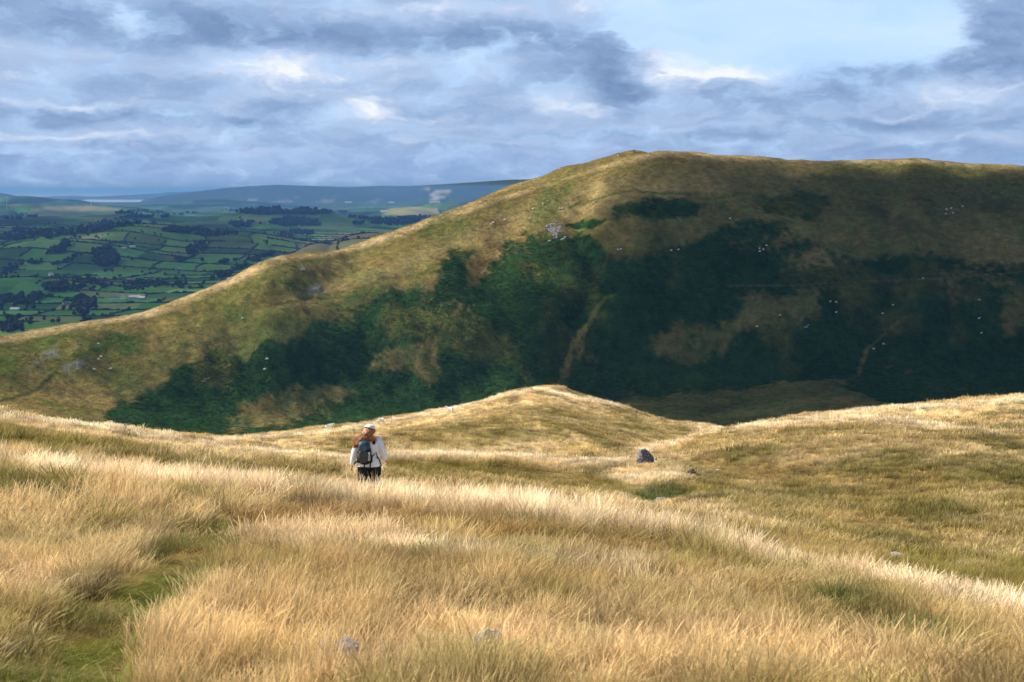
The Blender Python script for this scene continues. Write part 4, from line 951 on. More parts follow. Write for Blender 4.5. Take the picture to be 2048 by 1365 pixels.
SHEEP = {k: sheep_mesh(k) for k in ('graze', 'stand', 'lie')}
FLOCK = [  # px, py, pose, heading, label
    (658, 857, 'lie', 10, 'white sheep lying on the knoll crest left of the walker'), (762, 849, 'graze', 200, 'woolly sheep grazing on the knoll just right above the walker'), (901, 821, 'lie', 170, 'pale sheep low on the skyline of the knoll slope'),
    (1095, 403, 'graze', 0, 'sheep at the top of the green gully below the summit'), (1086, 409, 'stand', 90, 'sheep just below the topmost one in the green gully'), (1066, 419, 'graze', 180, 'sheep left of the green gully on tan grass'), (1060, 438, 'graze', 30, 'sheep above left of the grey scree'),
    (1119, 418, 'graze', 0, 'left one of a close pair right of the green gully'), (1124, 418, 'stand', 0, 'right one of a close pair right of the green gully'), (1009, 441, 'graze', 180, 'lone sheep on tan grass between the bright pair and the scree'), (982, 449, 'graze', 0, 'left one of the bright pair on the upper tan slope'), (986, 446, 'graze', 160, 'right one of the bright pair on the upper tan slope'),
    (1130, 475, 'graze', 0, 'brightest sheep below the scree, upper right of three'), (1127, 477.5, 'lie', 0, 'middle one of three sheep below the scree'), (1124, 480, 'graze', 180, 'lower left one of three sheep below the scree'), (1099, 483, 'graze', 20, 'lone sheep below left of the scree in bracken'),
    (1236, 500, 'graze', 0, 'left sheep of a pair on the tan patch above the bracken'), (1242, 499, 'graze', 180, 'right sheep of a pair on the tan patch above the bracken'), (1342, 502, 'stand', 0, 'left sheep of a wide pair at the edge of shade'), (1357, 500, 'graze', 180, 'right sheep of a wide pair at the edge of shade'), (1460, 438, 'graze', 0, 'lone sheep by the yellow green patch high in the shade'),
    (1519, 498, 'graze', 90, 'upper left sheep of a cluster of four in the shade'), (1519, 503, 'lie', 0, 'lower left sheep of a cluster of four in the shade'), (1527, 500, 'stand', 90, 'middle sheep of a cluster of four in the shade'), (1533, 492, 'graze', 0, 'top right sheep of a cluster of four in the shade'),
    (1893, 420, 'graze', 0, 'upper left sheep of the group high at the far right'), (1902, 418, 'stand', 0, 'upper right sheep of the group high at the far right'), (1892, 429, 'graze', 180, 'lower left sheep of the group high at the far right'), (1906, 427, 'graze', 30, 'lower right sheep of the group high at the far right'), (1925, 414, 'graze', 0, 'outlying sheep right of the group high at the far right'),
    (1846, 558, 'graze', 0, 'sheep standing on the thin track across the shaded slope'), (1661, 604, 'graze', 180, 'fainter sheep left of a brighter one in mid slope bracken'), (1672, 605, 'graze', 0, 'brighter sheep right of a faint one in mid slope bracken'), (1672, 625, 'lie', 0, 'sheep straight below the mid slope pair'), (1765, 628, 'graze', 0, 'sheep lower left of another in the dark bracken right of centre'),
    (1786, 611, 'graze', 180, 'sheep upper right of another in the dark bracken right of centre'), (1560, 631, 'graze', 0, 'sheep on the right part of the dull tan patch'), (1514, 654, 'graze', 180, 'sheep on the left part of the dull tan patch'), (1958, 601, 'graze', 0, 'topmost of three sheep in a column at the far right'), (1958, 638, 'stand', 0, 'middle of three sheep in a column at the far right'), (1963, 667, 'graze', 180, 'lowest of three sheep in a column at the far right'),
    (1767, 689, 'graze', 20, 'sheep by the thin light gully on the lower right slope'), (1747, 698, 'lie', 0, 'lower sheep left of the thin light gully'), (650, 586, 'graze', 0, 'sheep on the green track below the small scree'), (485, 638, 'graze', 0, 'sheep on the bright green patch at the left'), (534, 719, 'graze', 180, 'dull sheep in bracken above a bright one'), (529, 740, 'stand', 0, 'bright white sheep in bracken at the lower left'),
    (197, 720, 'graze', 0, 'left one of two sheep near the left end of the fell'), (202, 715, 'graze', 180, 'right one of two sheep near the left end of the fell'), (189, 740, 'graze', 0, 'sheep below the two near the left end'), (221, 738, 'lie', 0, 'sheep right of and below the two near the left end'), (197, 689, 'graze', 0, 'sheep on the dark green patch above the two at the left'),
    (457.5, 558.5, 'stand', 0, 'sheep on the left skyline, upper one of a touching pair'), (455, 562, 'lie', 180, 'sheep on the left skyline, lower one of a touching pair'), (519.5, 528, 'graze', 0, 'lone sheep on the skyline above the left pair'), (1043, 368.5, 'graze', 0, 'sheep on the brown bank just under the upper skyline'), (1237, 311, 'lie', 0, 'sheep resting by the path under the summit')]
srg = random.Random(3)
for i, (px_, py_, pose, hd, lab) in enumerate(FLOCK):
    near = i < 3
    x, y, z, d = cast(px_, py_ + (1.6 if not near else 3), moor_z if near else fell_z, 60 if near else 640, 330 if near else 1300)
    sc_ = 1.15 if near else 1.5 * d / 1000 if d > 1000 else 1.45
    o = obj('sheep', SHEEP[pose], None, (x, y, z + ((.22 if i < 2 else .05) if near else .15)), math.radians(hd + srg.uniform(-25, 25))); o.scale = (min(sc_, 1.6),) * 3
    if near: o.scale = (1.25,) * 3
    tag(o, lab, 'sheep', 'sheep scattered over the fell and knoll')

# ---------------------------------------------------------------- small modelling helpers for people and their things
def loft(rings, cap0=True, cap1=True, n=20, wr=0.0, seed=0, thick=0.0):
    """rings: (centre, axis_u, axis_v, ru, rv); returns verts, quads/tris as lists"""
    V, F = [], []
    for i, (c, u, v, ru, rv) in enumerate(rings):
        for k in range(n):
            a = 2 * math.pi * k / n; f = 1.0
            if wr: f += wr * float(fbm(np.array([k * .55 + seed]), np.array([i * .9 - seed]), 2, seed)[0]) * (1 if 0 < k < n - 1 else .3)
            V.append(Vector(c) + Vector(u) * (ru * math.cos(a) * f) + Vector(v) * (rv * math.sin(a) * f))
    for i in range(len(rings) - 1):
        for k in range(n): F.append((i * n + k, i * n + (k + 1) % n, (i + 1) * n + (k + 1) % n, (i + 1) * n + k))
    if cap0: F.append(tuple(range(n - 1, -1, -1)))
    if cap1: F.append(tuple((len(rings) - 1) * n + k for k in range(n)))
    return V, F


def tube(path, radii, n=8, flat=1.0, **kw):
    R = []
    for i, p in enumerate(path):
        t = (Vector(path[min(i + 1, len(path) - 1)]) - Vector(path[max(i - 1, 0)])).normalized(); up = Vector((0, 1, 0)) if abs(t.y) < .9 else Vector((1, 0, 0))
        u = t.cross(up).normalized(); v = t.cross(u).normalized(); r = radii[i] if hasattr(radii, '__len__') else radii
        R.append((p, u, v, r, r * flat))
    return loft(R, n=n, **kw)


def join(parts):
    V, F = [], []
    for v, f in parts:
        o_ = len(V); V += [tuple(q) for q in v]; F += [tuple(i + o_ for i in g) for g in f]
    return V, F


def mk(name, vf, mat, parent=None, smooth=True, sub=0, loc=None):
    me = bpy.data.meshes.new(name); me.from_pydata([tuple(v) for v in vf[0]], [], [tuple(f) for f in vf[1]]); me.materials.append(mat)
    if smooth: me.polygons.foreach_set('use_smooth', np.ones(len(me.polygons), bool))
    me.update(); o = obj(name, me, parent, loc)
    if sub: s = o.modifiers.new('sub', 'SUBSURF'); s.levels = s.render_levels = sub
    return o


def puff(c, r, e=.55, nu=20, nv=12, rot=0.0, taper=0.0):
    """rounded box"""
    V, F = [], []; sg = lambda v, p: math.copysign(abs(v) ** p, v)
    for j in range(nv + 1):
        b = -math.pi / 2 + math.pi * j / nv
        for i in range(nu):
            a = 2 * math.pi * i / nu; k = 1 + taper * math.sin(b)
            V.append((c[0] + r[0] * k * sg(math.cos(b), e) * sg(math.cos(a), e), c[1] + r[1] * sg(math.cos(b), e) * sg(math.sin(a), e), c[2] + r[2] * sg(math.sin(b), e)))
    for j in range(nv):
        for i in range(nu): F.append((j * nu + i, j * nu + (i + 1) % nu, (j + 1) * nu + (i + 1) % nu, (j + 1) * nu + i))
    return V, F


X_, Y_, Z_ = (1, 0, 0), (0, 1, 0), (0, 0, 1)
m_skin = pmat('skin', (.62, .36, .26), .6, .08, 30); m_jacket = pmat('white_jacket_cloth', (.88, .90, 1.0), .85, .06, 14, .35); m_black = pmat('black_cloth', (.012, .013, .016), .9, .3, 20, .2)
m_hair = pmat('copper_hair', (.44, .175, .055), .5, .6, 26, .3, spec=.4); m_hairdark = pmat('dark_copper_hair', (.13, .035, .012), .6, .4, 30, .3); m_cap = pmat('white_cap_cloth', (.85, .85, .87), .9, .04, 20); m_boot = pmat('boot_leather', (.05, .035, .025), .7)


def body_joints(arm_l, arm_r, fine=True, stride=.12):
    J = {'pelvis': (0, 0, .92, .155, .11), 'waist': (0, 0, 1.08, .14, .10), 'chest': (0, -.01, 1.28, .155, .11), 'neckbase': (0, -.01, 1.41, .07), 'neck': (0, .01, 1.47, .05), 'skull': (0, .02, 1.545, .082, .09), 'crown': (0, .02, 1.61, .065), 'nose': (0, .125, 1.54, .014), 'chin': (0, .09, 1.475, .035),
         'earl': (-.085, .02, 1.54, .016), 'earr': (.085, .02, 1.54, .016)}
    E = [('pelvis', 'waist'), ('waist', 'chest'), ('chest', 'neckbase'), ('neckbase', 'neck'), ('neck', 'skull'), ('skull', 'crown'), ('skull', 'nose'), ('neck', 'chin'), ('skull', 'earl'), ('skull', 'earr')]
    for s, (el, wr_, pm) in (('l', arm_l), ('r', arm_r)):
        sg = -1 if s == 'l' else 1
        J['sh' + s] = (sg * .165, -.005, 1.365, .058); J['el' + s] = el + (.042,); J['wr' + s] = wr_ + (.027, .022); J['pm' + s] = pm + (.034, .018)
        E += [('neckbase', 'sh' + s), ('sh' + s, 'el' + s), ('el' + s, 'wr' + s), ('wr' + s, 'pm' + s)]
        if fine:
            w_ = Vector(wr_); p_ = Vector(pm); dr = (p_ - w_).normalized(); sd = Vector((0, 1, 0)) - dr * dr.y; sd.normalize(); inn = Vector((-sg, 0, 0))
            for f, (off, ln) in enumerate(((-.024, .060), (-.008, .072), (.009, .077), (.026, .068))):
                a = p_ + sd * off + dr * .028; b2 = a + dr * ln * .55 + inn * .008; c2 = b2 + dr * ln * .45 + inn * .022
                J['f%s%da' % (s, f)] = tuple(a) + (.0095,); J['f%s%db' % (s, f)] = tuple(b2) + (.0085,); J['f%s%dc' % (s, f)] = tuple(c2) + (.007,)
                E += [('pm' + s, 'f%s%da' % (s, f)), ('f%s%da' % (s, f), 'f%s%db' % (s, f)), ('f%s%db' % (s, f), 'f%s%dc' % (s, f))]
            a = w_ * .45 + p_ * .55 + sd * .036 + inn * .012; b2 = a + dr * .03 + sd * .016 + inn * .014; J['t%sa' % s] = tuple(a) + (.011,); J['t%sb' % s] = tuple(b2) + (.009,); E += [('pm' + s, 't%sa' % s), ('t%sa' % s, 't%sb' % s)]
    for s, sg, fw in (('l', -1, -stride), ('r', 1, stride)):
        J['hip' + s] = (sg * .095, 0, .86, .095); J['kn' + s] = (sg * .105, fw * .6 + .03, .49, .06); J['an' + s] = (sg * .105, fw, .09, .037); J['he' + s] = (sg * .105, fw - .04, .03, .035); J['to' + s] = (sg * .115, fw + .16, .03, .035)
        E += [('pelvis', 'hip' + s), ('hip' + s, 'kn' + s), ('kn' + s, 'an' + s), ('an' + s, 'he' + s), ('an' + s, 'to' + s)]
    return J, E


# ---- the walker
x, y, z, d = cast(738, 1019, NEAR_Z := (lambda x, y: NEAR(np.arctan2(x, y), np.hypot(x, y))), 27.0, 31)
d = 28.0; a_ = az_px(734); x, y = d * math.sin(a_), d * math.cos(a_); z = float(moor_z(np.array([x]), np.array([y]))[0])
te_head = float(px_dir(738, 850)[1]); ZF = te_head * d - 1.675       # where her feet must be for her hat to stand at its height
print('walker ground', z, 'feet', ZF)
WLK = bpy.data.objects.new('person', None); COL.objects.link(WLK); WLK.location = (x, y, min(z, ZF) if abs(z - ZF) > .35 else z); WLK.scale = (1, 1, 1); WLK.rotation_euler = (0, 0, -a_ - .05)
if abs(z - ZF) <= .35: WLK.scale = (1, 1, 1 + (ZF - z) / 1.675 * 1.0)
tag(WLK, 'walker seen from behind in white jacket, black trousers and white cap with long copper hair', 'person')
ARM_L = ((-.285, -.03, 1.11), (-.335, .02, .865), (-.352, .045, .80)); ARM_R = ((.272, -.04, 1.14), (.318, .05, .965), (.332, .09, .905))
J, E = body_joints(ARM_L, ARM_R)
body = grow('body', J, E, [m_skin], 1, parent=WLK)
rings = [((0, 0, .835), X_, Y_, .245, .165), ((0, 0, .85), X_, Y_, .252, .172), ((0, 0, .93), X_, Y_, .236, .165), ((0, 0, 1.03), X_, Y_, .220, .155), ((0, -.005, 1.14), X_, Y_, .212, .148), ((0, -.01, 1.24), X_, Y_, .212, .145), ((0, -.012, 1.32), X_, Y_, .214, .135), ((0, -.012, 1.375), X_, Y_, .198, .115), ((0, -.01, 1.41), X_, Y_, .145, .088), ((0, -.005, 1.445), X_, Y_, .085, .07), ((0, 0, 1.475), X_, Y_, .072, .066)]
jk = loft(rings, cap0=False, cap1=False, n=36, wr=.11, seed=4); inner = loft([(c, u, v, a * .93, b2 * .93) for c, u, v, a, b2 in rings[:3]], cap0=False, n=36)
def sleeve(sg, el, wr_):
    S = Vector((sg * .165, -.01, 1.36)); el, wr_ = Vector(el), Vector(wr_); P = [S + Vector((-sg * .05, 0, .01)), S, S.lerp(el, .35), S.lerp(el, .7), el, el.lerp(wr_, .35), el.lerp(wr_, .7), wr_, wr_ + (wr_ - el).normalized() * .015]
    return tube(P, [.07, .088, .083, .078, .072, .066, .060, .052, .044], n=16, wr=.12, seed=int(3 + sg))
mk('jacket', join([jk, inner, sleeve(-1, *ARM_L[:2]), sleeve(1, *ARM_R[:2])]), m_jacket, WLK)
legs = []
for sg, fw in ((-1, -.12), (1, .12)):
    legs.append(loft([((sg * .105, 0, .93), X_, Y_, .118, .135), ((sg * .108, 0, .84), X_, Y_, .128, .145), ((sg * .108, fw * .3, .70), X_, Y_, .122, .130), ((sg * .108, fw * .5 + .02, .56), X_, Y_, .108, .112), ((sg * .106, fw * .65 + .02, .45), X_, Y_, .098, .10), ((sg * .105, fw * .8, .28), X_, Y_, .09, .095), ((sg * .105, fw, .10), X_, Y_, .082, .088)], n=20, wr=.06, seed=int(9 + sg)))
legs.append(loft([((0, 0, .80), X_, Y_, .19, .13), ((0, 0, .86), X_, Y_, .222, .148), ((0, 0, .94), X_, Y_, .205, .14), ((0, 0, 1.0), X_, Y_, .18, .12)], n=24, wr=.04, seed=2))
mk('trousers', join(legs), m_black, WLK)
for sg, fw in ((-1, -.12), (1, .12)):
    mk('boot', join([puff((sg * .11, fw + .06, .05), (.052, .14, .05), .6), puff((sg * .106, fw - .01, .12), (.05, .06, .08), .7)]), m_boot, WLK)
# hair: gathered under the cap, then blown out to the left
hr = random.Random(12); HC = Vector((.004, .012, 1.555)); locks, darks = [], []
for i in range(34):                                     # loose ends carried by the wind
    z0 = hr.uniform(1.44, 1.52); p0 = Vector((hr.uniform(-.10, -.04), hr.uniform(-.12, -.05), z0)); e_ = Vector((hr.uniform(-.36, -.22), hr.uniform(-.16, -.08), hr.uniform(1.20, 1.36)))
    locks.append(tube([p0, p0.lerp(e_, .35) + Vector((-.03, -.01, .03)), p0.lerp(e_, .7) + Vector((-.02, 0, hr.uniform(-.01, .03))), e_], [.012, .012, .008, .002], n=5))
for i in range(230):
    a = hr.uniform(-2.0, 2.0); el_ = hr.uniform(-.1, 1.0); p0 = HC + Vector((math.sin(a) * .103 * math.cos(el_), -math.cos(a) * .115 * math.cos(el_), .085 * math.sin(el_)))
    ex_ = hr.uniform(-.30, .165) if hr.random() < .45 else hr.uniform(-.30, -.06); end = Vector((ex_, hr.uniform(-.17, -.10), (1.375 + min(0, ex_ + .02) * .40 if ex_ < .05 else 1.40 - (ex_ - .05) * .25) + hr.uniform(-.03, .03)))
    m1_ = p0 + (p0 - HC).normalized() * .016 + Vector((0, -.012, -.03)); pin = Vector((-.012 + .35 * (p0.x - HC.x) + .25 * ex_, -.125 + hr.uniform(-.015, .015), 1.478 + hr.uniform(-.02, .02)))
    m2_ = pin.lerp(end, .5) + Vector((0, -.02, hr.uniform(.0, .03))); end2 = end + Vector((hr.uniform(-.04, .01), hr.uniform(-.02, .02), hr.uniform(-.04, .0))); knot = pin
    (locks if hr.random() < .78 else darks).append(tube([p0, m1_, knot, m2_, end, end2], [.013, .015, .014, .015, .009, .002], n=5))  # a random share of the locks takes the darker copper
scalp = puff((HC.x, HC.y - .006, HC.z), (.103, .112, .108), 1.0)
hair = mk('hair', join([scalp] + locks), m_hair, WLK); mk('dark_locks', join(darks), m_hairdark, hair)
# cap
V, F = [], []; nu, nv = 28, 10
for j in range(nv + 1):
    b_ = math.pi / 2 * j / nv
    for i in range(nu):
        a = 2 * math.pi * i / nu; V.append(Vector((.112 * math.cos(b_) * math.cos(a), .120 * math.cos(b_) * math.sin(a), .088 * math.sin(b_) ** .9)))
for j in range(nv):
    for i in range(nu): F.append((j * nu + i, j * nu + (i + 1) % nu, (j + 1) * nu + (i + 1) % nu, (j + 1) * nu + i))
mt = Matrix.Translation((.016, .034, 1.592)) @ Matrix.Rotation(math.radians(16), 4, 'Y') @ Matrix.Rotation(math.radians(-12), 4, 'X')
cp = mk('cap', ([mt @ v for v in V], F), m_cap, WLK)
br_ = []; 
for t in (0, 1):
    for i in range(13):
        a = math.radians(25 + 130 * i / 12); rr_ = 1.0 if t == 0 else 1.0 + .62 * math.sin((a - math.radians(25)) / math.radians(130) * math.pi) ** .6
        br_.append(mt @ Vector((.112 * rr_ * math.cos(a), .120 * rr_ * math.sin(a), .004 - .02 * t)))
bv = br_ + [v + Vector((0, 0, -.006)) for v in br_]; bf = [(i, i + 1, 14 + i, 13 + i) for i in range(12)] + [(26 + 13 + i, 26 + 14 + i, 26 + i + 1, 26 + i) for i in range(12)] + [(13 + i, 14 + i, 40 + i, 39 + i) for i in range(12)]
mk('brim', (bv, bf), m_cap, cp)
# band of the cap at the back
arc = [mt @ Vector((.113 * math.cos(math.radians(a)), .121 * math.sin(math.radians(a)), .0)) for a in range(200, 341, 14)]
mk('cap_band', tube(arc, .010, n=6), m_black, cp)

# ---- the backpack she carries
PK = bpy.data.objects.new('backpack', None); COL.objects.link(PK); PK.location = WLK.location; PK.scale = WLK.scale; PK.rotation_euler = WLK.rotation_euler
tag(PK, 'grey and black backpack with a teal top worn by the walker in the white jacket', 'backpack')
m_teal = pmat('teal_nylon', (.012, .055, .095), .55, .45, 16, .4, spec=.5); m_grey = pmat('grey_nylon', (.065, .068, .078), .7, .25, 18, .4); m_dark = pmat('black_nylon', (.008, .010, .016), .6, .3, 18, .3)
bx = -.085
mk('main_compartment', puff((bx + .01, -.235, 1.09), (.132, .095, .185), .62, 28, 18, taper=.10), m_dark, PK)
mk('top_lid', puff((bx, -.245, 1.285), (.118, .105, .105), .75, 26, 14), m_teal, PK)
mk('lid_panel', puff((bx - .025, -.335, 1.275), (.075, .025, .080), .8, 20, 12), pmat('blue_nylon', (.03, .10, .18), .5, .4, 20, .4, spec=.5), PK)
mk('front_pocket', puff((bx - .015, -.315, 1.085), (.098, .050, .125), .7, 24, 14, taper=.12), m_grey, PK)
mk('side_pocket', puff((bx + .128, -.235, 1.02), (.035, .06, .085), .7, 18, 12), m_dark, PK); mk('side_pocket', puff((bx - .112, -.235, 1.02), (.035, .06, .085), .7, 18, 12), m_dark, PK)
for sx0 in (-.11, .10):
    mk('shoulder_strap', tube([(sx0, -.15, 1.30), (sx0, -.10, 1.41), (sx0, .02, 1.425), (sx0 * 1.1, .12, 1.34), (sx0 * 1.3, .15, 1.18), (sx0 * 1.8, .06, 1.05), (sx0 * 1.6, -.12, 1.02)], [.028] * 7, n=8, flat=.3), m_dark, PK)
mk('hanging_strap', tube([(bx + .0, -.25, .93), (bx + .002, -.235, .88), (bx + .012, -.22, .80)], .013, n=6, flat=.35), m_dark, PK); mk('hanging_strap', tube([(bx + .108, -.24, 1.0), (bx + .12, -.225, .93), (bx + .105, -.21, .81)], .013, n=6, flat=.35), m_dark, PK)
mk('hip_belt', tube([(bx - .10, -.22, 1.02), (bx - .15, -.17, .96), (bx - .205, -.11, .90)], .016, n=6, flat=.4), m_dark, PK); mk('hip_belt', tube([(bx + .12, -.22, 1.03), (.10, -.175, 1.09), (.145, -.165, 1.14), (.16, -.16, 1.06), (.205, -.12, .98), (.225, -.11, .90), (.24, -.10, .85)], .011, n=6, flat=.4), m_dark, PK)
mk('compression_strap', tube([(bx - .12, -.25, 1.17), (bx - .13, -.24, 1.15)], .018, n=6), m_dark, PK); mk('grab_loop', tube([(bx - .03, -.16, 1.37), (bx - .02, -.17, 1.42), (bx + .02, -.17, 1.42), (bx + .03, -.16, 1.37)], .008, n=6), m_dark, PK)
BT = bpy.data.objects.new('bottle', None); COL.objects.link(BT); BT.location = WLK.location; BT.scale = WLK.scale; BT.rotation_euler = WLK.rotation_euler; tag(BT, 'small white capped bottle in the side pocket of the backpack', 'bottle')
bp_ = (bx + .098, -.325); lo_ = lambda z, r: ((bp_[0], bp_[1], z), X_, Y_, r, r)
mk('flask', loft([lo_(1.0, .024), lo_(1.02, .027), lo_(1.11, .027), lo_(1.13, .018), lo_(1.14, .016)], n=14), pmat('clear_plastic', (.42, .44, .40), .3, .1), BT)
mk('lid', loft([lo_(1.135, .019), lo_(1.16, .021), lo_(1.172, .015)], n=14), m_cap, BT)

# ---- people at the summit
def hiker(px_, py_, cloth, cname, label, hpx, rot):
    x, y, z, d = cast(px_, py_, fell_z, 1000, 1280, 1200); s = hpx * d / FPX / 1.7
    P_ = bpy.data.objects.new('person', None); COL.objects.link(P_); P_.location = (x, y, z); P_.scale = (s * 1.15, s * 1.15, s); P_.rotation_euler = (0, 0, rot)
    J, E = body_joints(((-.24, 0, 1.12), (-.25, .08, .9), (-.25, .11, .83)), ((.24, 0, 1.12), (.25, .08, .9), (.25, .11, .83)), False); grow('body', J, E, [m_skin], 0, parent=P_)
    mk('jacket', join([loft([((0, 0, .84), X_, Y_, .20, .14), ((0, 0, 1.1), X_, Y_, .19, .13), ((0, 0, 1.34), X_, Y_, .20, .12), ((0, 0, 1.45), X_, Y_, .08, .07)], n=14), sleeve(-1, (-.24, 0, 1.12), (-.25, .08, .9)), sleeve(1, (.24, 0, 1.12), (.25, .08, .9))]), cloth, P_)
    mk('trousers', join([loft([((q, 0, .9), X_, Y_, .11, .12), ((q, 0, .1), X_, Y_, .07, .08)], n=10) for q in (-.1, .1)]), m_black, P_); mk('hair', puff((0, .0, 1.60), (.095, .10, .09), 1.0, 12, 8), m_hairdark, P_)
    tag(P_, label, 'person', 'walkers on the summit')
hiker(1268.5, 305.0, m_cap, 'white', 'tiny walker in white on top of the fell', 7.5, .4)
hiker(1266.0, 305.4, pmat('dark_coat', (.02, .025, .035), .9), 'dark', 'tiny walker in dark clothes beside the one in white on the summit', 6.0, 2.0)
hiker(1238.3, 310.5, pmat('navy_coat', (.02, .03, .06), .9), 'navy', 'tiny dark walker lower on the path left of the summit', 5.5, 1.0)

# ---------------------------------------------------------------- the lowland: hedges, trees, woods, farms
m_leaf = pmat('summer_leaves', (.022, .040, .010), 1.0, .55, .45); m_trunk = pmat('tree_bark', (.06, .045, .03), 1.0, .3, 2)


def tree_mesh(seed, hgt=10, wid=8, blobs=7):
    rr = random.Random(seed); bm = bmesh.new(); r = bmesh.ops.create_cone(bm, segments=6, radius1=.35, radius2=.15, depth=hgt * .5, matrix=Matrix.Translation((0, 0, hgt * .22)), cap_ends=True); nt_ = len(bm.faces)
    for i in range(blobs):
        a = rr.random() * 6.28; q = rr.uniform(0, wid * .28); s = rr.uniform(.2, .34) * wid; c = Vector((q * math.cos(a), q * math.sin(a), hgt * rr.uniform(.38, .78)))
        for k in range(60):
            n_ = Vector((rr.gauss(0, 1), rr.gauss(0, 1), rr.gauss(0, .85))).normalized(); p = c + n_ * s * rr.uniform(.75, 1.1); e = .17 * s + .5
            u = Vector((rr.gauss(0, 1), rr.gauss(0, 1), rr.gauss(0, 1))).normalized(); v = n_.cross(u).normalized() * e; u = v.cross(n_).normalized() * e + n_ * rr.uniform(-.3, .3)
            f = bm.faces.new([bm.verts.new(p + u), bm.verts.new(p - u * .5 + v), bm.verts.new(p - u * .6 - v)]); f.material_index = 1
        s2 = bmesh.ops.create_icosphere(bm, subdivisions=1, radius=s * .86, matrix=Matrix.Translation(c))
        for f in {f for v in s2['verts'] for f in v.link_faces}: f.material_index = 1
    me = bpy.data.meshes.new('tree'); bm.to_mesh(me); bm.free(); me.materials.append(m_trunk); me.materials.append(m_leaf); return me


TREES = [tree_mesh(s, h, w_) for s, h, w_ in ((1, 11, 10), (2, 13, 10), (3, 9, 9), (4, 12, 12), (5, 15, 9), (6, 7, 7))]
trg = random.Random(8); spots = []
def seen(px_, py_):                                       # not behind the fell
    return py_ < np.interp(px_, [-400, 0, 50, 100, 230, 320, 400, 450, 500, 540, 590, 650, 700, 760, 850, 950, 1010], [742, 676, 662, 653, 636, 613, 581, 560, 533, 516, 508, 505, 491, 471, 441, 403, 386]) - 1
EXPL = [(20, 598), (36, 640), (55, 615), (66, 620), (80, 632), (62, 640), (33, 640), (15, 640), (88, 640), (108, 624), (150, 636), (105, 645), (118, 645), (132, 650), (132, 655), (150, 668), (186, 664), (195, 668), (215, 646), (230, 645), (248, 648), (262, 642), (292, 640), (190, 605), (195, 590), (240, 555), (248, 540), (300, 548), (285, 545), (210, 545), (170, 563), (176, 556), (225, 548), (330, 560), (345, 575), (365, 578), (400, 572), (430, 548), (410, 548), (300, 540), (265, 520), (290, 520), (312, 500), (318, 482), (310, 470), (270, 478), (150, 475), (160, 478), (192, 475), (176, 472), (212, 483), (48, 608), (30, 612), (8, 606),
        (25, 660), (10, 662), (62, 655), (72, 658), (45, 662), (90, 655), (352, 560), (366, 556), (372, 562), (358, 548), (440, 545), (455, 543), (425, 560), (272, 572), (310, 575), (290, 570), (260, 585), (275, 580), (140, 620), (128, 622), (180, 640), (168, 646), (205, 640)]
for q in EXPL:
    if seen(*q): spots.append(q)
hx = []


MARKS = [('the long white farmhouse', 228, 600), ('the lone white house in dark trees', 102, 552), ('the round wood below the low hill', 208, 518), ('the large hillside wood', 450, 505), ('the pale farm on the low hill', 258, 497), ('the left wood of the low hill', 98, 494), ('the valley wood by the farm', 165, 625),
         ('the red roofed farm', 262, 562), ('the long shed at the left edge', 30, 622), ('the tiny white cottage', 360, 537), ('the copse beside the hillside wood', 360, 519), ('the wood on top of the low hill', 400, 464), ('the wide wood behind the low hill', 160, 458), ('the dark plantation', 545, 446), ('the far left trees above the skyline', 75, 655),
         ('the long wood over the left slope', 310, 573), ('the brown stone house', 130, 611), ('the wind turbine', 14, 425), ('the grey stone houses of the middle valley', 165, 574), ('the pale hump hill', 815, 424), ('the tan dome of the near hill', 690, 480), ('the far woodland under the estuary', 300, 430)]


def whereabouts(px_, py_):
    nm, mx, my = min(MARKS, key=lambda m: (m[1] - px_) ** 2 + (2.2 * (m[2] - py_)) ** 2); dx, dy = px_ - mx, (py_ - my) * 2.2; r = math.hypot(dx, dy)
    far_ = 'just ' if r < 26 else ('' if r < 60 else 'well ')
    side = ('right' if dx > 0 else 'left') if abs(dx) > 2.2 * abs(dy) else (('below' if dy > 0 else 'above') if abs(dy) > 2.2 * abs(dx) else (('below right' if dx > 0 else 'below left') if dy > 0 else ('above right' if dx > 0 else 'above left')))
    return (far_ + side + (' of ' if 'left' in side or 'right' in side else ' ') + nm), nm


def plain_pt(px_, py_): return cast(px_, py_, plain_z, 1900, 30000, 900)


# hedges follow the field pattern
def trace_all(jobs):
    """jobs: (value, start, end, along_x, n); solves the warped lattice lines for all of them at once"""
    val, tt, ax, cut = [], [], [], [0]
    for J0, i0, i1, al, n in jobs:
        val += [J0] * n; tt += list(np.linspace(i0, i1, n)); ax += [al] * n; cut.append(cut[-1] + n)
    val = np.array(val, float); tt = np.array(tt); ax = np.array(ax, bool)
    X = np.where(ax, tt, val) * FSX; Y = np.where(ax, val, tt) * FSY
    for _ in range(25):
        a, b = wob(X, Y); I_, J_ = lattice(X, Y)
        dx = np.where(ax, (tt - (X / FSX + a)), (val - I_)) * FSX * .8; dy = np.where(ax, (val - J_), (tt - J_)) * FSY * .8
        Y = Y + dy; X = X + dx
    return [list(zip(X[p:q].tolist(), Y[p:q].tolist())) for p, q in zip(cut[:-1], cut[1:])]


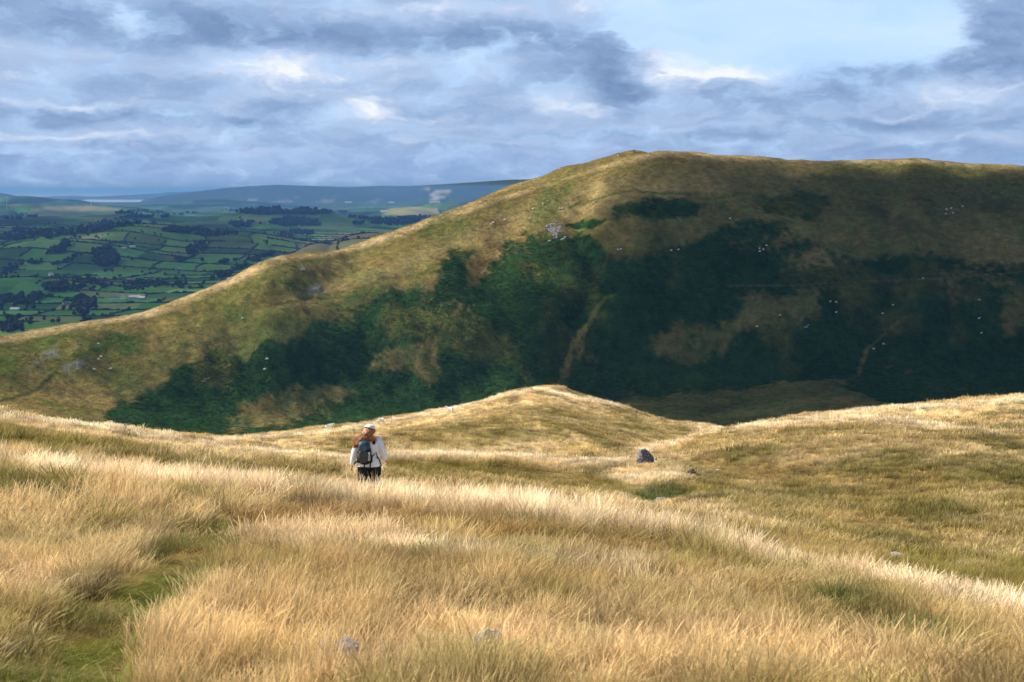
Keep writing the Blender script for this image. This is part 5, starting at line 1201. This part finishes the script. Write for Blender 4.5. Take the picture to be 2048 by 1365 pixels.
m_hedge = pmat('hedge_leaves', (.020, .036, .010), 1.0, .45, .5); hedge_n = 0; farV = []
hrg = random.Random(77)
def hedge_vf(P, w_, h_):
    R_ = []; Pn = []
    for (x0, y0), (x1, y1) in zip(P[:-1], P[1:]):
        for k in range(4): Pn.append((x0 + (x1 - x0) * k / 4, y0 + (y1 - y0) * k / 4))
    Pn.append(P[-1]); zz = plain_z(np.array([p[0] for p in Pn]), np.array([p[1] for p in Pn])); V, F = [], []
    for i, (x, y) in enumerate(Pn):
        q0, q1 = Pn[max(0, i - 1)], Pn[min(len(Pn) - 1, i + 1)]; t = Vector((q1[0] - q0[0], q1[1] - q0[1], 0)).normalized(); nn = Vector((-t.y, t.x, 0)); hh = h_ * hrg.uniform(.45, 1.6) * (1.7 if hrg.random() < .12 else 1); ww = w_ * hrg.uniform(.7, 1.4)
        c = Vector((x, y, zz[i]))
        V += [c + nn * ww - Vector((0, 0, .6)), c + nn * ww * .8 + Vector((0, 0, hh * .8)), c + Vector((0, 0, hh)), c - nn * ww * .8 + Vector((0, 0, hh * .8)), c - nn * ww - Vector((0, 0, .6))]
    for i in range(len(Pn) - 1):
        for k in range(4): F.append((5 * i + k, 5 * i + k + 1, 5 * i + 6 + k, 5 * i + 5 + k))
    F += [(0, 1, 2, 3, 4), tuple(5 * (len(Pn) - 1) + k for k in (4, 3, 2, 1, 0))]
    return V, F


cands = []
for Jn in range(12, 50):
    for In in range(-34, 6):
        if hrg.random() < .80: cands.append((float(Jn), In, In + 1, True, 7))
        if hrg.random() < .62: cands.append((float(In), Jn + .02, Jn + .98, False, 5))
nh = 0
for P in trace_all(cands):
    mx_, my_ = P[len(P) // 2]; dd = math.hypot(mx_, my_)
    if not (2050 < dd < 7200) or mx_ > 0: continue
    zz = plain_z(np.array([p[0] for p in P]), np.array([p[1] for p in P])); qx, qy = to_px(np.array([p[0] for p in P]), np.array([p[1] for p in P]), zz)
    vis = [seen(a, b - 4) and -40 < a < 900 for a, b in zip(qx, qy)]
    if not any(vis): continue
    if dd < 4300 and nh < 150:
        v, f = hedge_vf(P, 1.7, 2.6); c0 = Vector(v[len(v) // 2]); o = mk('hedge', ([q - c0 for q in v], f), m_hedge, None, False, loc=c0); nh += 1
        wt, gp = whereabouts(float(np.mean(qx)), float(np.mean(qy))); sl2 = abs(qy[-1] - qy[0]) / (abs(qx[-1] - qx[0]) + 1)
        tag(o, 'dark %s field hedge %s' % ('level' if sl2 < .12 else ('slanting' if sl2 < .6 else 'steeply running'), wt), 'hedge', 'field hedges around ' + gp)
        for (a, b), vv in zip(zip(qx, qy), vis):
            if vv and hrg.random() < .38: hx.append((a, b, 0))
    else:
        farV.append(hedge_vf(P, 3.0, 3.4))
        for (a, b), vv in zip(zip(qx, qy), vis):
            if vv and hrg.random() < .16: hx.append((a, b, 1))
if farV: tag(mk('hedgerows', join(farV), m_hedge, None, False), 'dark network of distant hedgerows across the lowland', kind='stuff')
trg.shuffle(hx)
near_t = [q[:2] for q in hx if q[2] == 0 and seen(q[0], q[1])]; far_t = [q[:2] for q in hx if q[2] == 1 and seen(q[0], q[1])]
spots = spots + near_t[:120] + far_t[:70]
print('trees', len(spots), 'hedges', nh)
for i, (a, b) in enumerate(spots[:290]):
    x, y, z, d = plain_pt(a, b + 1); k = i % 6; s = trg.uniform(.8, 1.35) * (.95 if i < len(EXPL) else .72)
    o = obj('tree', TREES[k], None, (x, y, z - .2), trg.random() * 6); o.scale = (s * trg.uniform(.9, 1.25), s * trg.uniform(.9, 1.25), s)
    wt, gp = whereabouts(a, b); shape = ('round dark', 'tall domed dark', 'low spreading', 'big rounded dark', 'tall narrow dark', 'small bushy')[k]
    if s > 1.25: shape = 'large ' + shape.replace('small ', '').replace('big ', '')
    tag(o, '%s tree %s' % (shape, wt), 'tree', 'trees around ' + gp)


def wood(poly_px, step, name_label, sz=1.0, seed=1):
    rr = random.Random(seed); P = np.array(poly_px, float); pts = []
    area = 0.5 * abs(np.dot(P[:, 0], np.roll(P[:, 1], 1)) - np.dot(P[:, 1], np.roll(P[:, 0], 1))); n = int(area / step)
    while len(pts) < n:
        q = (rr.uniform(P[:, 0].min(), P[:, 0].max()), rr.uniform(P[:, 1].min(), P[:, 1].max())); ins = False
        for a, b in zip(P, np.roll(P, -1, 0)):
            if (a[1] > q[1]) != (b[1] > q[1]) and q[0] < (b[0] - a[0]) * (q[1] - a[1]) / (b[1] - a[1]) + a[0]: ins = not ins
        if ins: pts.append(q)
    out_ = []
    pts = [q for q in pts if seen(*q)]
    if not pts: return
    x, y, z = cast_many(pts, plain_z, 1900, 30000, 500)
    out_ = [(x[i], y[i], z[i] - .5, sz * .85 * rr.uniform(.75, 1.4)) for i in range(len(pts))]
    if not out_: return
    A = np.array(out_); A = A[fbm(A[:, 0] / (90 * sz), A[:, 1] / (140 * sz), 2, seed) > -.02]; n = len(A); P3 = A[:, :3]
    scatter_w(P3, A[:, 3:4] * np.array([[1.2, 1.2, 1.0]]), name_label, seed)


def scatter_w(P3, S3, label, seed):
    rg = np.random.default_rng(seed); n = len(P3)
    scatter('wood', P3, np.stack([np.zeros(n), np.zeros(n), rg.random(n) * 6.28], 1), S3, np.ones((n, 3)), TREES[:5], label)


wood([(58, 498), (75, 484), (100, 478), (138, 482), (140, 492), (125, 506), (75, 512)], 10, 'dark wood on the left slope of the low hill', 1.3, 1)
wood([(372, 506), (382, 494), (398, 490), (420, 484), (450, 486), (500, 480), (535, 473), (560, 468), (600, 462), (640, 462), (640, 468), (560, 482), (530, 494), (500, 505), (470, 526), (440, 530), (400, 524)], 7, 'large dark wood climbing the hillside in the middle of the lowland', 1.4, 2)
wood([(345, 520), (352, 512), (368, 512), (372, 526), (350, 530)], 9, 'small copse left of the large hillside wood', 1.3, 3)
wood([(186, 508), (205, 500), (228, 502), (238, 520), (230, 534), (196, 534), (185, 524)], 8, 'round dark wood below the low hill', 1.4, 4)
wood([(130, 600), (150, 590), (170, 592), (190, 582), (200, 596), (190, 612), (196, 625), (180, 632), (140, 628), (128, 618)], 28.799999999999997, 'dense wood among the valley fields', 1.25, 5)
wood([(150, 608), (190, 604), (194, 628), (186, 644), (160, 644), (150, 630)], 28.799999999999997, 'wood beside the farm in the valley', 1.25, 6)
wood([(0, 598), (60, 592), (120, 594), (125, 606), (60, 610), (0, 612)], 28.799999999999997, 'belt of trees along the valley at the left', 1.1, 7); wood([(0, 655), (28, 650), (45, 660), (30, 672), (0, 674)], 14, 'clump of trees at the lower left behind the fell', 1.1, 8)
wood([(52, 658), (70, 648), (104, 650), (100, 660), (60, 664)], 14, 'clump of trees just above the skyline of the fell', 1.1, 9); wood([(230, 575), (290, 562), (370, 568), (380, 576), (320, 582), (250, 584)], 26.4, 'long wood in the valley above the left slope', 1.2, 10)
wood([(430, 560), (470, 535), (500, 520), (540, 505), (580, 497), (590, 503), (540, 514), (500, 530), (455, 556)], 9, 'dark wood hugging the skyline of the fell', 1.3, 11); wood([(0, 540), (60, 524), (140, 510), (180, 512), (130, 530), (60, 540), (0, 556)], 21.599999999999998, 'straggling wood across the left of the lowland', 1.1, 12)
wood([(80, 574), (180, 562), (230, 570), (180, 584), (90, 586)], 24.0, 'dark wood behind the white house in the valley', 1.2, 13)
wood([(450, 446), (480, 437), (560, 434), (635, 445), (640, 452), (560, 456), (470, 456)], 4, 'long dark plantation on the far farmland', 1.7, 14); wood([(640, 444), (700, 436), (770, 440), (850, 432), (890, 430), (860, 444), (800, 452), (700, 450)], 4, 'dark plantation near the pale hump hill', 1.7, 15)
wood([(0, 460), (60, 448), (150, 446), (240, 440), (300, 444), (330, 452), (220, 462), (120, 476), (60, 484), (0, 482)], 14.399999999999999, 'wide dark wood behind the low hill', 1.5, 16); wood([(300, 462), (350, 457), (410, 462), (480, 470), (420, 474), (340, 472)], 5, 'dark wood on top of the low hill', 1.2, 17)
wood([(440, 422), (520, 416), (640, 420), (700, 426), (620, 430), (500, 430)], 3, 'far dark woodland strip below the distant ridge', 1.8, 18); wood([(200, 432), (280, 422), (330, 426), (400, 428), (330, 436), (240, 438)], 3, 'far dark woodland below the estuary', 1.8, 19); wood([(0, 432), (40, 430), (90, 436), (60, 440), (0, 440)], 4, 'far dark wood at the left edge', 1.6, 20)

# farms and houses
m_white = pmat('whitewash', (.80, .80, .78), .8, .05, 1); m_slate = pmat('slate_roof', (.10, .11, .13), .7, .2, 2); m_barn = pmat('grey_barn_cladding', (.42, .43, .45), .7, .2, 1); m_stone = pmat('stone_wall', (.36, .30, .24), .9, .2, 1); m_glass = pmat('window_glass', (.03, .035, .04), .2)


def house(px_, py_, L_, Wd, Hh, rot, wall, roof, label, chim=True, cat='house', name='house', door=True):
    x, y, z, d = plain_pt(px_, py_); R_ = bpy.data.objects.new(name, None); COL.objects.link(R_); R_.location = (x, y, z - .3); R_.rotation_euler = (0, 0, rot); tag(R_, label, cat)
    l, w_ = L_ / 2, Wd / 2; g = Hh + Wd * .35
    V = [(-l, -w_, 0), (l, -w_, 0), (l, w_, 0), (-l, w_, 0), (-l, -w_, Hh), (l, -w_, Hh), (l, w_, Hh), (-l, w_, Hh), (-l, 0, g), (l, 0, g)]
    mk('wall', (V, [(0, 1, 5, 4), (2, 3, 7, 6), (1, 2, 6, 9, 5), (3, 0, 4, 8, 7)]), wall, R_, False)
    e = .4; sl_ = (g - Hh) / w_; V = []
    for t in (0, .25):
        V += [(-l - e, -w_ - e, Hh - e * sl_ + t + .02), (l + e, -w_ - e, Hh - e * sl_ + t + .02), (l + e, 0, g + t + .02), (-l - e, 0, g + t + .02), (l + e, w_ + e, Hh - e * sl_ + t + .02), (-l - e, w_ + e, Hh - e * sl_ + t + .02)]
    F = [(6, 7, 8, 9), (9, 8, 10, 11), (3, 2, 1, 0), (5, 4, 2, 3), (0, 1, 7, 6), (4, 5, 11, 10), (1, 2, 8, 7), (2, 4, 10, 8), (0, 6, 9, 3), (3, 9, 11, 5)]
    rf = mk('roof', (V, F), roof, R_, False)
    if chim: mk('chimney', puff((l * .8, 0, g + .7), (.5, .4, .9), .1, 8, 4), wall, rf, False)
    for k in range(3):
        cx_ = -l + L_ * (k + .5) / 3
        mk('window', ([(cx_ - .5, -w_ - .03, Hh * .45), (cx_ + .5, -w_ - .03, Hh * .45), (cx_ + .5, -w_ - .03, Hh * .75), (cx_ - .5, -w_ - .03, Hh * .75)], [(0, 1, 2, 3)]), m_glass, R_, False)
    if door: mk('door', ([(-.5, -w_ - .04, 0), (.5, -w_ - .04, 0), (.5, -w_ - .04, 2), (-.5, -w_ - .04, 2)], [(0, 1, 2, 3)]), m_slate, R_, False)


house(228, 600, 20, 8, 5.5, .25, m_white, m_slate, 'long white farmhouse, left of the farm in the valley'); house(246, 599, 8, 8, 7.5, -.4, m_white, m_slate, 'bright white gable ended house in the middle of the valley farm')
house(270, 598, 26, 12, 4.5, .1, m_barn, m_barn, 'wide grey roofed barn at the valley farm', False, 'barn', 'barn', False); house(284, 600, 16, 10, 5, -.2, m_stone, m_barn, 'smaller stone barn at the right end of the valley farm', False, 'barn', 'barn', False)
house(102, 552, 11, 9, 7, -.5, m_white, m_slate, 'white house alone among dark trees at the upper left'); house(130, 611, 9, 8, 5.5, .6, m_stone, m_slate, 'brownish stone house beside the dense valley wood'); house(155, 573, 12, 8, 5, .1, m_stone, m_barn, 'grey stone house in the trees of the middle valley'); house(175, 573, 12, 8, 5, .3, m_stone, m_slate, 'second grey stone house to the right in the valley trees')
house(262, 562, 22, 9, 5, .1, m_stone, pmat('red_roof', (.32, .14, .09), .8, .2, 2), 'brownish red roofed farm building below the long wood'); house(30, 622, 18, 9, 4, .05, m_barn, m_barn, 'long pale shed at the left edge of the valley', False, 'shed', 'shed', False); house(265, 496, 18, 9, 5, .2, m_white, m_barn, 'pale farm building on the slope of the low hill', False)
house(248, 499, 14, 8, 4, .2, m_stone, m_barn, 'low stone barn left of the pale farm on the low hill', False, 'barn', 'barn', False); house(360, 537, 9, 8, 6, .2, m_white, m_slate, 'tiny white cottage among trees right of the valley'); house(769, 426, 60, 24, 9, .0, m_white, m_barn, 'white farm sheds at the foot of the pale hump hill', False)
house(870, 408, 110, 40, 14, .1, m_white, m_barn, 'bright white works building below the quarry', False, 'building', 'industrial_building', False); house(697, 407, 110, 40, 14, .1, m_white, m_barn, 'far white building on the plain before the distant ridge', False, 'building', 'industrial_building', False); house(783, 407, 90, 40, 12, .1, m_white, m_barn, 'far pale building right of the first one on the plain', False, 'building', 'industrial_building', False)

# wind turbine and mast
def mast(px_, base, top, w0, label, cat, name, blades=False):
    x, y, z, d = plain_pt(px_, base); h_ = (base - top) * d / FPX; R_ = bpy.data.objects.new(name, None); COL.objects.link(R_); R_.location = (x, y, z - 1); tag(R_, label, cat)
    m_ = pmat(name + '_paint', (.82, .83, .85), .5)
    mk('tower', loft([((0, 0, 0), X_, Y_, w0, w0), ((0, 0, h_), X_, Y_, w0 * .55, w0 * .55)], n=10), m_, R_)
    if blades:
        mk('nacelle', puff((0, -1, h_), (1.6, 4, 1.6), .5, 12, 8), m_, R_)
        for k in range(3):
            a = math.radians(80 + 120 * k); u = Vector((math.cos(a), 0, math.sin(a))); mk('blade', tube([Vector((0, -5.5, h_)) + u * t for t in (0, 4, 12, h_ * .42)], [1.2, 1.9, 1.4, .3], n=6, flat=.3), m_, R_)
    else:
        for k in (.55, .75, .92): mk('crossarm', tube([(-w0 * 2.2 * (1.3 - k), 0, h_ * k), (w0 * 2.2 * (1.3 - k), 0, h_ * k)], w0 * .22, n=5), m_, R_)
mast(14, 419, 402, 2.6, 'pale wind turbine tower at the far left of the lowland', 'wind turbine', 'wind_turbine', True)
mast(182, 414, 400, 1.8, 'thin distant mast on the sunlit rise before the estuary', 'mast', 'radio_mast')

# ---------------------------------------------------------------- clouds overhead, outside the frame, shaped to cast the shade on the fell and the lowland
def cloud_mesh(name, P, S, zc, cell, sigma_map, label):
    """a closed bank of cloud at height zc whose thickness follows the wanted shade S (0..1) at ground points P"""
    t = (zc - P[:, 2]) / SUNV[2]; X = P[:, 0] + t * SUNV[0]; Y = P[:, 1] + t * SUNV[1]
    x0, x1, y0, y1 = X.min() - 6 * cell, X.max() + 6 * cell, Y.min() - 6 * cell, Y.max() + 6 * cell
    nx = int((x1 - x0) / cell) + 1; ny = int((y1 - y0) / cell) + 1
    ix = ((X - x0) / cell).astype(int); iy = ((Y - y0) / cell).astype(int); k = ix * ny + iy
    s = np.bincount(k, S, nx * ny); c = np.bincount(k, minlength=nx * ny); G = (s / np.maximum(c, 1)).reshape(nx, ny); Cn = (c > 0).reshape(nx, ny).astype(float)
    for _ in range(10):                        # soften and fill
        Gp = np.pad(G * Cn, 1); Cp = np.pad(Cn, 1)
        nb = sum(Gp[1 + a:1 + a + nx, 1 + b_:1 + b_ + ny] for a in (-1, 0, 1) for b_ in (-1, 0, 1)); nc = sum(Cp[1 + a:1 + a + nx, 1 + b_:1 + b_ + ny] for a in (-1, 0, 1) for b_ in (-1, 0, 1))
        G = np.where(Cn > 0, G, nb / np.maximum(nc, 1e-6)); Cn = np.clip(np.where(nc > 0.5, 1, Cn), 0, 1) if _ < 3 else Cn
    G = G * Cn
    xs = x0 + cell * np.arange(nx); ys = y0 + cell * np.arange(ny); GXc, GYc = np.meshgrid(xs, ys, indexing='ij')
    Th = sigma_map(G, GXc, GYc); Th[0] = Th[-1] = 0; Th[:, 0] = Th[:, -1] = 0
    top = np.stack([GXc, GYc, zc + Th * .65 + .05], -1).reshape(-1, 3); bot = np.stack([GXc, GYc, zc - Th * .35 - .05], -1).reshape(-1, 3)
    N = nx * ny; i = np.arange(nx - 1)[:, None]; j = np.arange(ny - 1)[None, :]; keep = (Th[:-1, :-1] + Th[1:, :-1] + Th[:-1, 1:] + Th[1:, 1:] > .5)
    q = np.stack([i * ny + j, (i + 1) * ny + j, (i + 1) * ny + j + 1, i * ny + j + 1], -1)[keep]
    Q = np.concatenate([q, q[:, ::-1] + N])
    ed = {}
    for f in q:
        for a, b_ in zip(f, np.roll(f, -1)):
            if (b_, a) in ed: del ed[(b_, a)]
            else: ed[(a, b_)] = 1
    side = np.array([(a, a + N, b_ + N, b_) for a, b_ in ed])
    Q = np.concatenate([Q, side]); used = np.unique(Q); mp = np.zeros(2 * N, int); mp[used] = np.arange(len(used))
    o = obj('cloud', mesh_np('cloud', np.concatenate([top, bot])[used], mp[Q], mats=[m_cloud]))
    tag(o, label, 'cloud', 'unseen clouds shaped to cast shade'); o['kind'] = 'stuff'
    return o


m_cloud, n, out = newmat('cloud_vapour'); pv = n.node('ShaderNodeVolumePrincipled'); n.l.new(pv.outputs[0], out.inputs['Volume'])
pv.inputs['Color'].default_value = (.9, .9, .92, 1); pv.inputs['Density'].default_value = .021; pv.inputs['Anisotropy'].default_value = .3
SIG = .01


def shade_pts(fn, az0, az1, na, d0, d1, nd, key):
    A, D = np.meshgrid(np.radians(np.linspace(az0, az1, na)), np.linspace(d0, d1, nd) if d1 < 3000 else np.geomspace(d0, d1, nd), indexing='ij')
    x = (D * np.sin(A)).ravel(); y = (D * np.cos(A)).ravel(); z = fn(x, y); px, py = to_px(x, y, z)
    return np.stack([x, y, z], 1), key(x, y, z, px, py)


P, S = shade_pts(fell_z, -30, 34, 200, 620, 1500, 200, lambda x, y, z, px, py: look('shade', px, np.clip(py, 0, 1400)))
cloud_mesh('cloud', P, S, 950, 14, lambda G, X, Y: SUNV[2] * np.clip(G + .55 * fbm(X / 95, Y / 60, 4, 101) * sstep(.03, .5, G), 0, 1) ** 1.2 * 2.6 / SIG * np.clip(.80 + .45 * fbm(X / 60, Y / 60, 3, 102), .25, 1.1), 'soft edged unseen cloud bank shaped to shade the right of the fell')
for nm, ps, v in (('p0', [(-200, 470), (400, 470), (460, 560), (330, 650), (-200, 700)], 0),):
    pass
poly('open', [(765, 430), (780, 414), (880, 412), (890, 432)], 1, 14); poly('open', [(585, 508), (620, 470), (760, 460), (810, 470), (740, 510)], .45, 20)
poly('open', [(40, 424), (100, 410), (240, 410), (280, 424)], .8, 10); poly('open', [(-100, 720), (-100, 608), (90, 600), (300, 588), (450, 590), (360, 660), (0, 720)], .55, 40); poly('open', [(230, 575), (330, 570), (420, 576), (350, 590), (240, 592)], .5, 14)
poly('open', [(120, 478), (220, 462), (300, 458), (230, 480), (130, 490)], .55, 14); poly('open', [(490, 400), (800, 400), (800, 408), (490, 410)], .3, 8)


def pl_key(x, y, z, px, py):
    d = np.hypot(x, y)
    return (1 - look('open', px, py)) * sstep(1500, 1900, d) * (1 - .75 * sstep(9000, 14000, d))


P, S = shade_pts(plain_z, -30, 6, 260, 1500, 22000, 420, pl_key)
cloud_mesh('cloud', P, S, 3600, 70, lambda G, X, Y: SUNV[2] * np.clip(G + .18 * fbm(X / 700, Y / 700, 4, 103) * (G > .03), 0, 1) * .62 / SIG * np.clip(.85 + .3 * fbm(X / 300, Y / 300, 3, 104), .3, 1.1), 'broad soft unseen cloud bank shaped to shade the lowland fields')

# ---------------------------------------------------------------- the air
ztop = 46.0
me = bpy.data.meshes.new('haze'); bm = bmesh.new(); bmesh.ops.create_cube(bm, size=1.0); bm.to_mesh(me); bm.free()
m_haze, n, out = newmat('haze_air'); pv = n.node('ShaderNodeVolumePrincipled'); n.l.new(pv.outputs[0], out.inputs['Volume'])
pv.inputs['Color'].default_value = (.20, .45, 1.0, 1); pv.inputs['Density'].default_value = 4.2e-5; pv.inputs['Anisotropy'].default_value = 0.0
pv.inputs['Absorption Color'].default_value = (.10, .14, 1, 1)
me.materials.append(m_haze); o = obj('haze', me); zb = PLAIN - 40
o.scale = (210000, 210000, ztop - zb); o.location = (0, 0, (ztop + zb) / 2); tag(o, 'blue summer haze thickening over the far lowland', kind='stuff')
